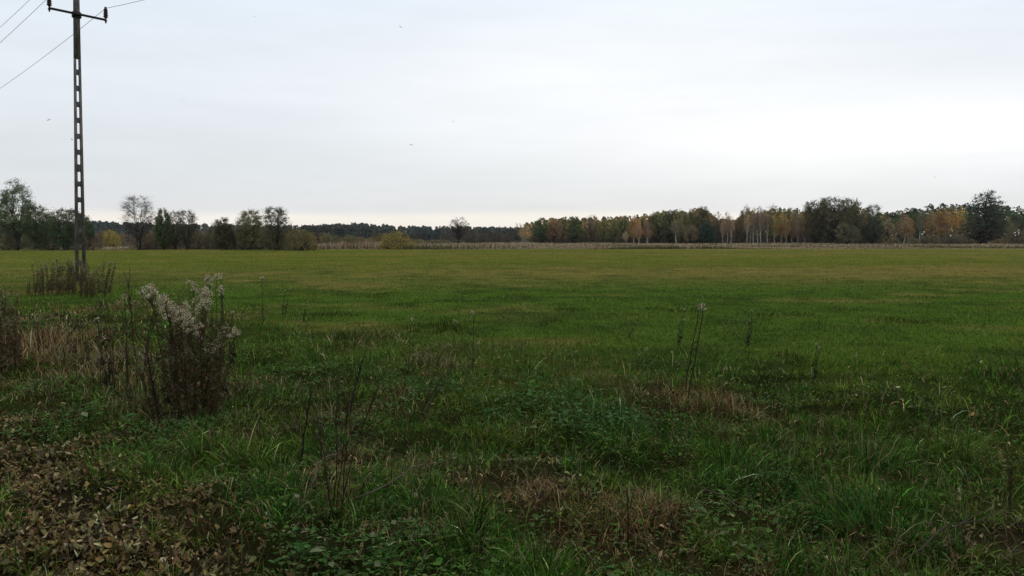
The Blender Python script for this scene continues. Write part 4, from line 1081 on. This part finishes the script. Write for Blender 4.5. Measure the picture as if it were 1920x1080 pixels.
GE = 'withered weeds at the left edge'
for px, b, t, k in ((8, 690, 530, 'redrod_a'), (18, 680, 545, 'goldenrod_b'), (30, 690, 585, 'redrod_b'), (-8, 700, 560, 'redrod_b'), (45, 680, 590, 'droop_a'), (-20, 690, 545, 'droop_b'), (75, 670, 600, 'twiggy_a'), (100, 665, 600, 'twiggy_b')):
    weed('withered_weed', k, px, b, t, {8: 'tall withered weed second from the left in the left-edge stand', 18: 'pale fluffy-topped weed in the stand at the left edge', 30: 'short reddish weed right of the pale fluffy-topped one', -8: 'withered weed cut off by the left edge, the shorter of two', 45: 'drooping brown weed in reddish grass near the left edge', -20: 'drooping weed nearly outside the left edge', 75: 'twiggy brown weed over the reddish dead grass', 100: 'twiggy weed at the right end of the reddish dead grass'}[px], GE, sxy=.8)
singles = [
 ('withered_weed', 'droop_a', 222, 745, 528, 6, 'tall thin weed with drooping dry leaves left of the white goldenrods'),
 ('withered_weed', 'thin_a', 238, 740, 545, 2, 'weed with hanging dark leaves between the thin weed and the goldenrods'),
 ('withered_weed', 'leafy_a', 208, 740, 590, -4, 'short dark leafy weed at the left foot of the drooping one'),
 ('withered_weed', 'twiggy_a', 262, 730, 515, 3, 'faint upright twiggy weed with a bent tip before the meadow'),
 ('withered_weed', 'twiggy_b', 188, 735, 600, -8, 'low twiggy brown weed left of the drooping weeds'),
 ('withered_weed', 'droop_a', 250, 770, 630, 5, 'brown tangled weed at the foot of the twiggy one'),
 ('withered_weed', 'stalk_a', 300, 800, 640, -16, 'dark leaning stalk crossing before the goldenrod clump'),
 ('tall_weed', 'fleabane_a', 378, 650, 510, 2, 'green seeding weed just behind the top of the white clump'),
 ('tall_weed', 'fleabane_b', 404, 655, 508, 0, 'green seeding weed with a slim head, second behind the white clump'),
 ('tall_weed', 'fleabane_a', 420, 650, 510, 2, 'bushy-headed green weed, rightmost behind the white clump'),
 ('tall_weed', 'fleabane_b', 362, 650, 520, -3, 'small green weed poking over the left of the white clump'),
 ('tall_weed', 'leafy_a', 432, 690, 580, 4, 'rust-brown leafy weed at the right shoulder of the white clump'),
 ('tall_weed', 'single_a', 492, 610, 515, 5, 'single weed with a pale tuft, alone right of the white clump'),
 ('tall_weed', 'leafy_b', 532, 595, 536, 10, 'dark leafy weed leaning right at the meadow edge'),
 ('tall_weed', 'leafy_a', 566, 605, 562, 6, 'short dark weed right of the leaning leafy one'),
 ('withered_weed', 'stalk_a', 563, 872, 722, 10, 'thick dark stalk standing alone left of the pale branched stalk'),
 ('withered_weed', 'twiggy_a', 626, 985, 740, 12, 'tall brown branched stalk rising from a clump of dead grass'),
 ('withered_weed', 'twiggy_b', 634, 975, 700, 22, 'pale crooked stalk beside the tall brown branched one'),
 ('withered_weed', 'stalk_a', 652, 790, 648, 28, 'dark stalk leaning right with a twiggy tip in mid meadow'),
 ('tall_weed', 'thin_b', 764, 700, 592, 6, 'very thin dark stem standing in the meadow centre left'),
 ('tall_weed', 'single_a', 848, 680, 595, 5, 'weed with a small pale head, left of the taller pale-headed one'),
 ('tall_weed', 'single_a', 885, 690, 577, 10, 'taller weed with a pale yellowish head near the picture centre'),
 ('withered_weed', 'twiggy_a', 790, 790, 650, 55, 'dark twiggy stem leaning far right over brown grass'),
 ('withered_weed', 'twiggy_b', 770, 800, 660, 70, 'longest dark stem leaning far right, below the brown tangle'),
 ('withered_weed', 'twiggy_b', 830, 690, 640, 10, 'small brown tangle of twigs in mid meadow'),
 ('tall_weed', 'thin_b', 1290, 765, 560, 20, 'tallest thin weed with two pale buds right of centre'),
 ('tall_weed', 'thin_a', 1282, 755, 562, 30, 'thin weed close beside the tallest two-budded one'),
 ('tall_weed', 'leafy_a', 1270, 650, 575, 12, 'weed with a few yellow leaves left of the tallest thin weed'),
 ('tall_weed', 'thin_b', 1252, 710, 655, 4, 'small pale-tipped weed below the yellow-leaved one'),
 ('tall_weed', 'leafy_a', 1176, 635, 598, 14, 'small dark weed leaning right at the left of the thin tall group'),
 ('tall_weed', 'thin_b', 1213, 740, 648, 3, 'thin greenish stem left of the tall two-budded weed'),
 ('tall_weed', 'leafy_a', 1404, 650, 577, 8, 'weed with a bent pale tip and dark leaves right of the tall group'),
 ('tall_weed', 'leafy_b', 1522, 730, 638, 8, 'dark leafy weed standing alone right of centre'),
 ('tall_weed', 'leafy_a', 1588, 722, 694, 2, 'very short dark weed right of the lone leafy one'),
 ('tall_weed', 'thin_b', 1494, 690, 640, -6, 'faint thin weed left of the lone dark leafy one'),
 ('withered_weed', 'twiggy_a', 1308, 790, 715, 8, 'brown twiggy weed in the dead grass right of centre'),
 ('withered_weed', 'twiggy_b', 1345, 785, 700, 12, 'second brown twiggy weed right of the tall two-budded stems'),
 ('withered_weed', 'twiggy_a', 1240, 790, 690, -10, 'brown twiggy weed leaning left by the tall two-budded stems'),
 ('withered_weed', 'stalk_a', 1177, 1020, 905, 2, 'short dark upright stalk in reddish dead grass at the bottom'),
 ('withered_weed', 'stalk_a', 905, 960, 895, 0, 'short black stump of a stalk near the bottom centre'),
 ('withered_weed', 'twiggy_b', 1728, 880, 755, 8, 'thin forked weed in green grass on the right'),
 ('withered_weed', 'twiggy_a', 1895, 960, 830, -6, 'pale thin stalk at the right edge'),
 ('withered_weed', 'twiggy_b', 1425, 985, 850, -6, 'thin dark stem in front of the dark tussock'),
]
for nm, key, px, b, t, ln, lab in singles:
    weed(nm, key, px, b, t, lab, None, lean_px=ln, sxy=.62 if 'twiggy' in key or 'droop' in key else .95)
# stems lying on the ground
def fallen(p0, p1, lab, r=.006, z=.08, name='fallen_stem', col=(.14, .11, .08)):
    a = np.array([*ground_at(*p0), 0]); b = np.array([*ground_at(*p1), 0])
    q = np.linspace(0, 1, 9)[:, None]
    pts = a * (1 - q) + b * q
    pts[:, :2] += rng.normal(0, .012, (9, 2))
    pts[:, 2] = height(pts[:, 0], pts[:, 1]) + z + .05 * np.sin(q[:, 0] * 3)
    mb = MB(); mb.tube(pts, np.linspace(r, r * .35, 9), 6, (*col, 1))
    for k in range(2, 8):
        dv = (pts[k + 1] - pts[k]); dv /= np.linalg.norm(dv)
        sd_ = np.array([-dv[1], dv[0], .3]) * (1 if k % 2 else -1)
        mb.tube([pts[k], pts[k] + (dv * .6 + sd_ * .4) * .09, pts[k] + (dv + sd_ * .5) * .16], [r * .4, r * .3, r * .15], 4, (*col, 1))
    link(name, mb.mesh(name, True), M_weed, label=lab, category='dead stem')
fallen((665, 968), (862, 880), 'long pale dead stem lying across the grass at bottom centre')
fallen((575, 950), (655, 850), 'curved pale dead stem lying beside the branched brown stalk', .006)
fallen((1670, 1075), (1860, 975), 'thin dead branch lying in the bottom right corner', .0055, .05, col=(.10, .085, .06))
fallen((1740, 1030), (1915, 985), 'second dead branch crossing the first one at bottom right', .004, .06, col=(.11, .09, .06))
fallen((1400, 985), (1300, 930), 'dry straw-coloured stem lying right of the reddish dead grass', .004)
# ------------------------------------------------------------------ birds
def bird_mesh(flap):
    mb = MB()
    z = np.linspace(-1, 1, 9)
    mb.tube(np.stack([z * .11, z * 0, z * .0 + .01 * np.cos(z)], 1), .032 * np.sqrt(np.clip(1 - z ** 2, 0.01, 1)) * (1 + .2 * z), 8)
    for s in (-1, 1):
        V_ = [(.055, s * .02, .01), (-.03, s * .02, .01), (.065, s * .16, .01 + flap * .09), (-.01, s * .15, .01 + flap * .08), (.0, s * .30, .01 + flap * .10), (.055, s * .02, .0), (-.03, s * .02, .0), (.065, s * .16, flap * .09), (-.01, s * .15, flap * .08)]
        mb.add(V_, [(0, 2, 3, 1), (5, 6, 8, 7)], [(2, 4, 3), (7, 8, 4)])
    mb.add([(-.09, -.012, .0), (-.09, .012, .0), (-.17, .035, 0), (-.17, -.035, 0), (-.13, 0, .012)], [(0, 1, 2, 3)], [(0, 4, 1), (1, 4, 2), (3, 4, 0)])
    mb.tube([(.11, 0, .012), (.135, 0, .008)], [.008, .002], 5)
    return mb.mesh('bird')
bm_ = [bird_mesh(1.0), bird_mesh(-.4), bird_mesh(.3)]
for k, (px, py, Y, lab) in enumerate(((751, 51, 75, 'small dark bird highest in the sky left of centre'), (771, 271, 75, 'small dark bird midway down the sky left of centre'), (91, 225, 65, 'dark bird flying left of the power pole'),
                                      (135, 262, 90, 'faint bird close to the left side of the pole'), (199, 381, 110, 'tiny bird low between the pole and the tall leafless tree'), (850, 228, 120, 'faint tiny bird right of the two central birds'),
                                      (1752, 333, 130, 'faint lone bird low in the bright sky on the right'), (477, 31, 130, 'faint tiny bird near the top of the sky, left of centre'), (345, 190, 140, 'faint tiny bird in the sky right of the pole'))):
    o = link('bird', bm_[k % 3], M_bird, label=lab, category='bird', group='birds in the sky')
    o.location = at_depth(px, py, Y)
    o.scale = (.75, .75, .75)
    o.rotation_euler = (random.uniform(-.6, .6), random.uniform(-.3, .3), random.uniform(0, 6.28))

# ------------------------------------------------------------------ haze
def haze():
    m, T_ = mat_new('pale_air'); L = T_.links
    o = N(T_, 'ShaderNodeOutputMaterial')
    v = N(T_, 'ShaderNodeVolumePrincipled')
    v.inputs['Color'].default_value = (.80, .86, .95, 1)
    v.inputs['Density'].default_value = HAZE
    L.new(v.outputs[0], o.inputs['Volume'])
    mb = MB(); mb.box(0, 300, 9.5, 2400, 1400, 23)
    me = mb.mesh('haze'); 
    link('haze', me, m, kind='stuff')
HAZE = 0.00009
haze()
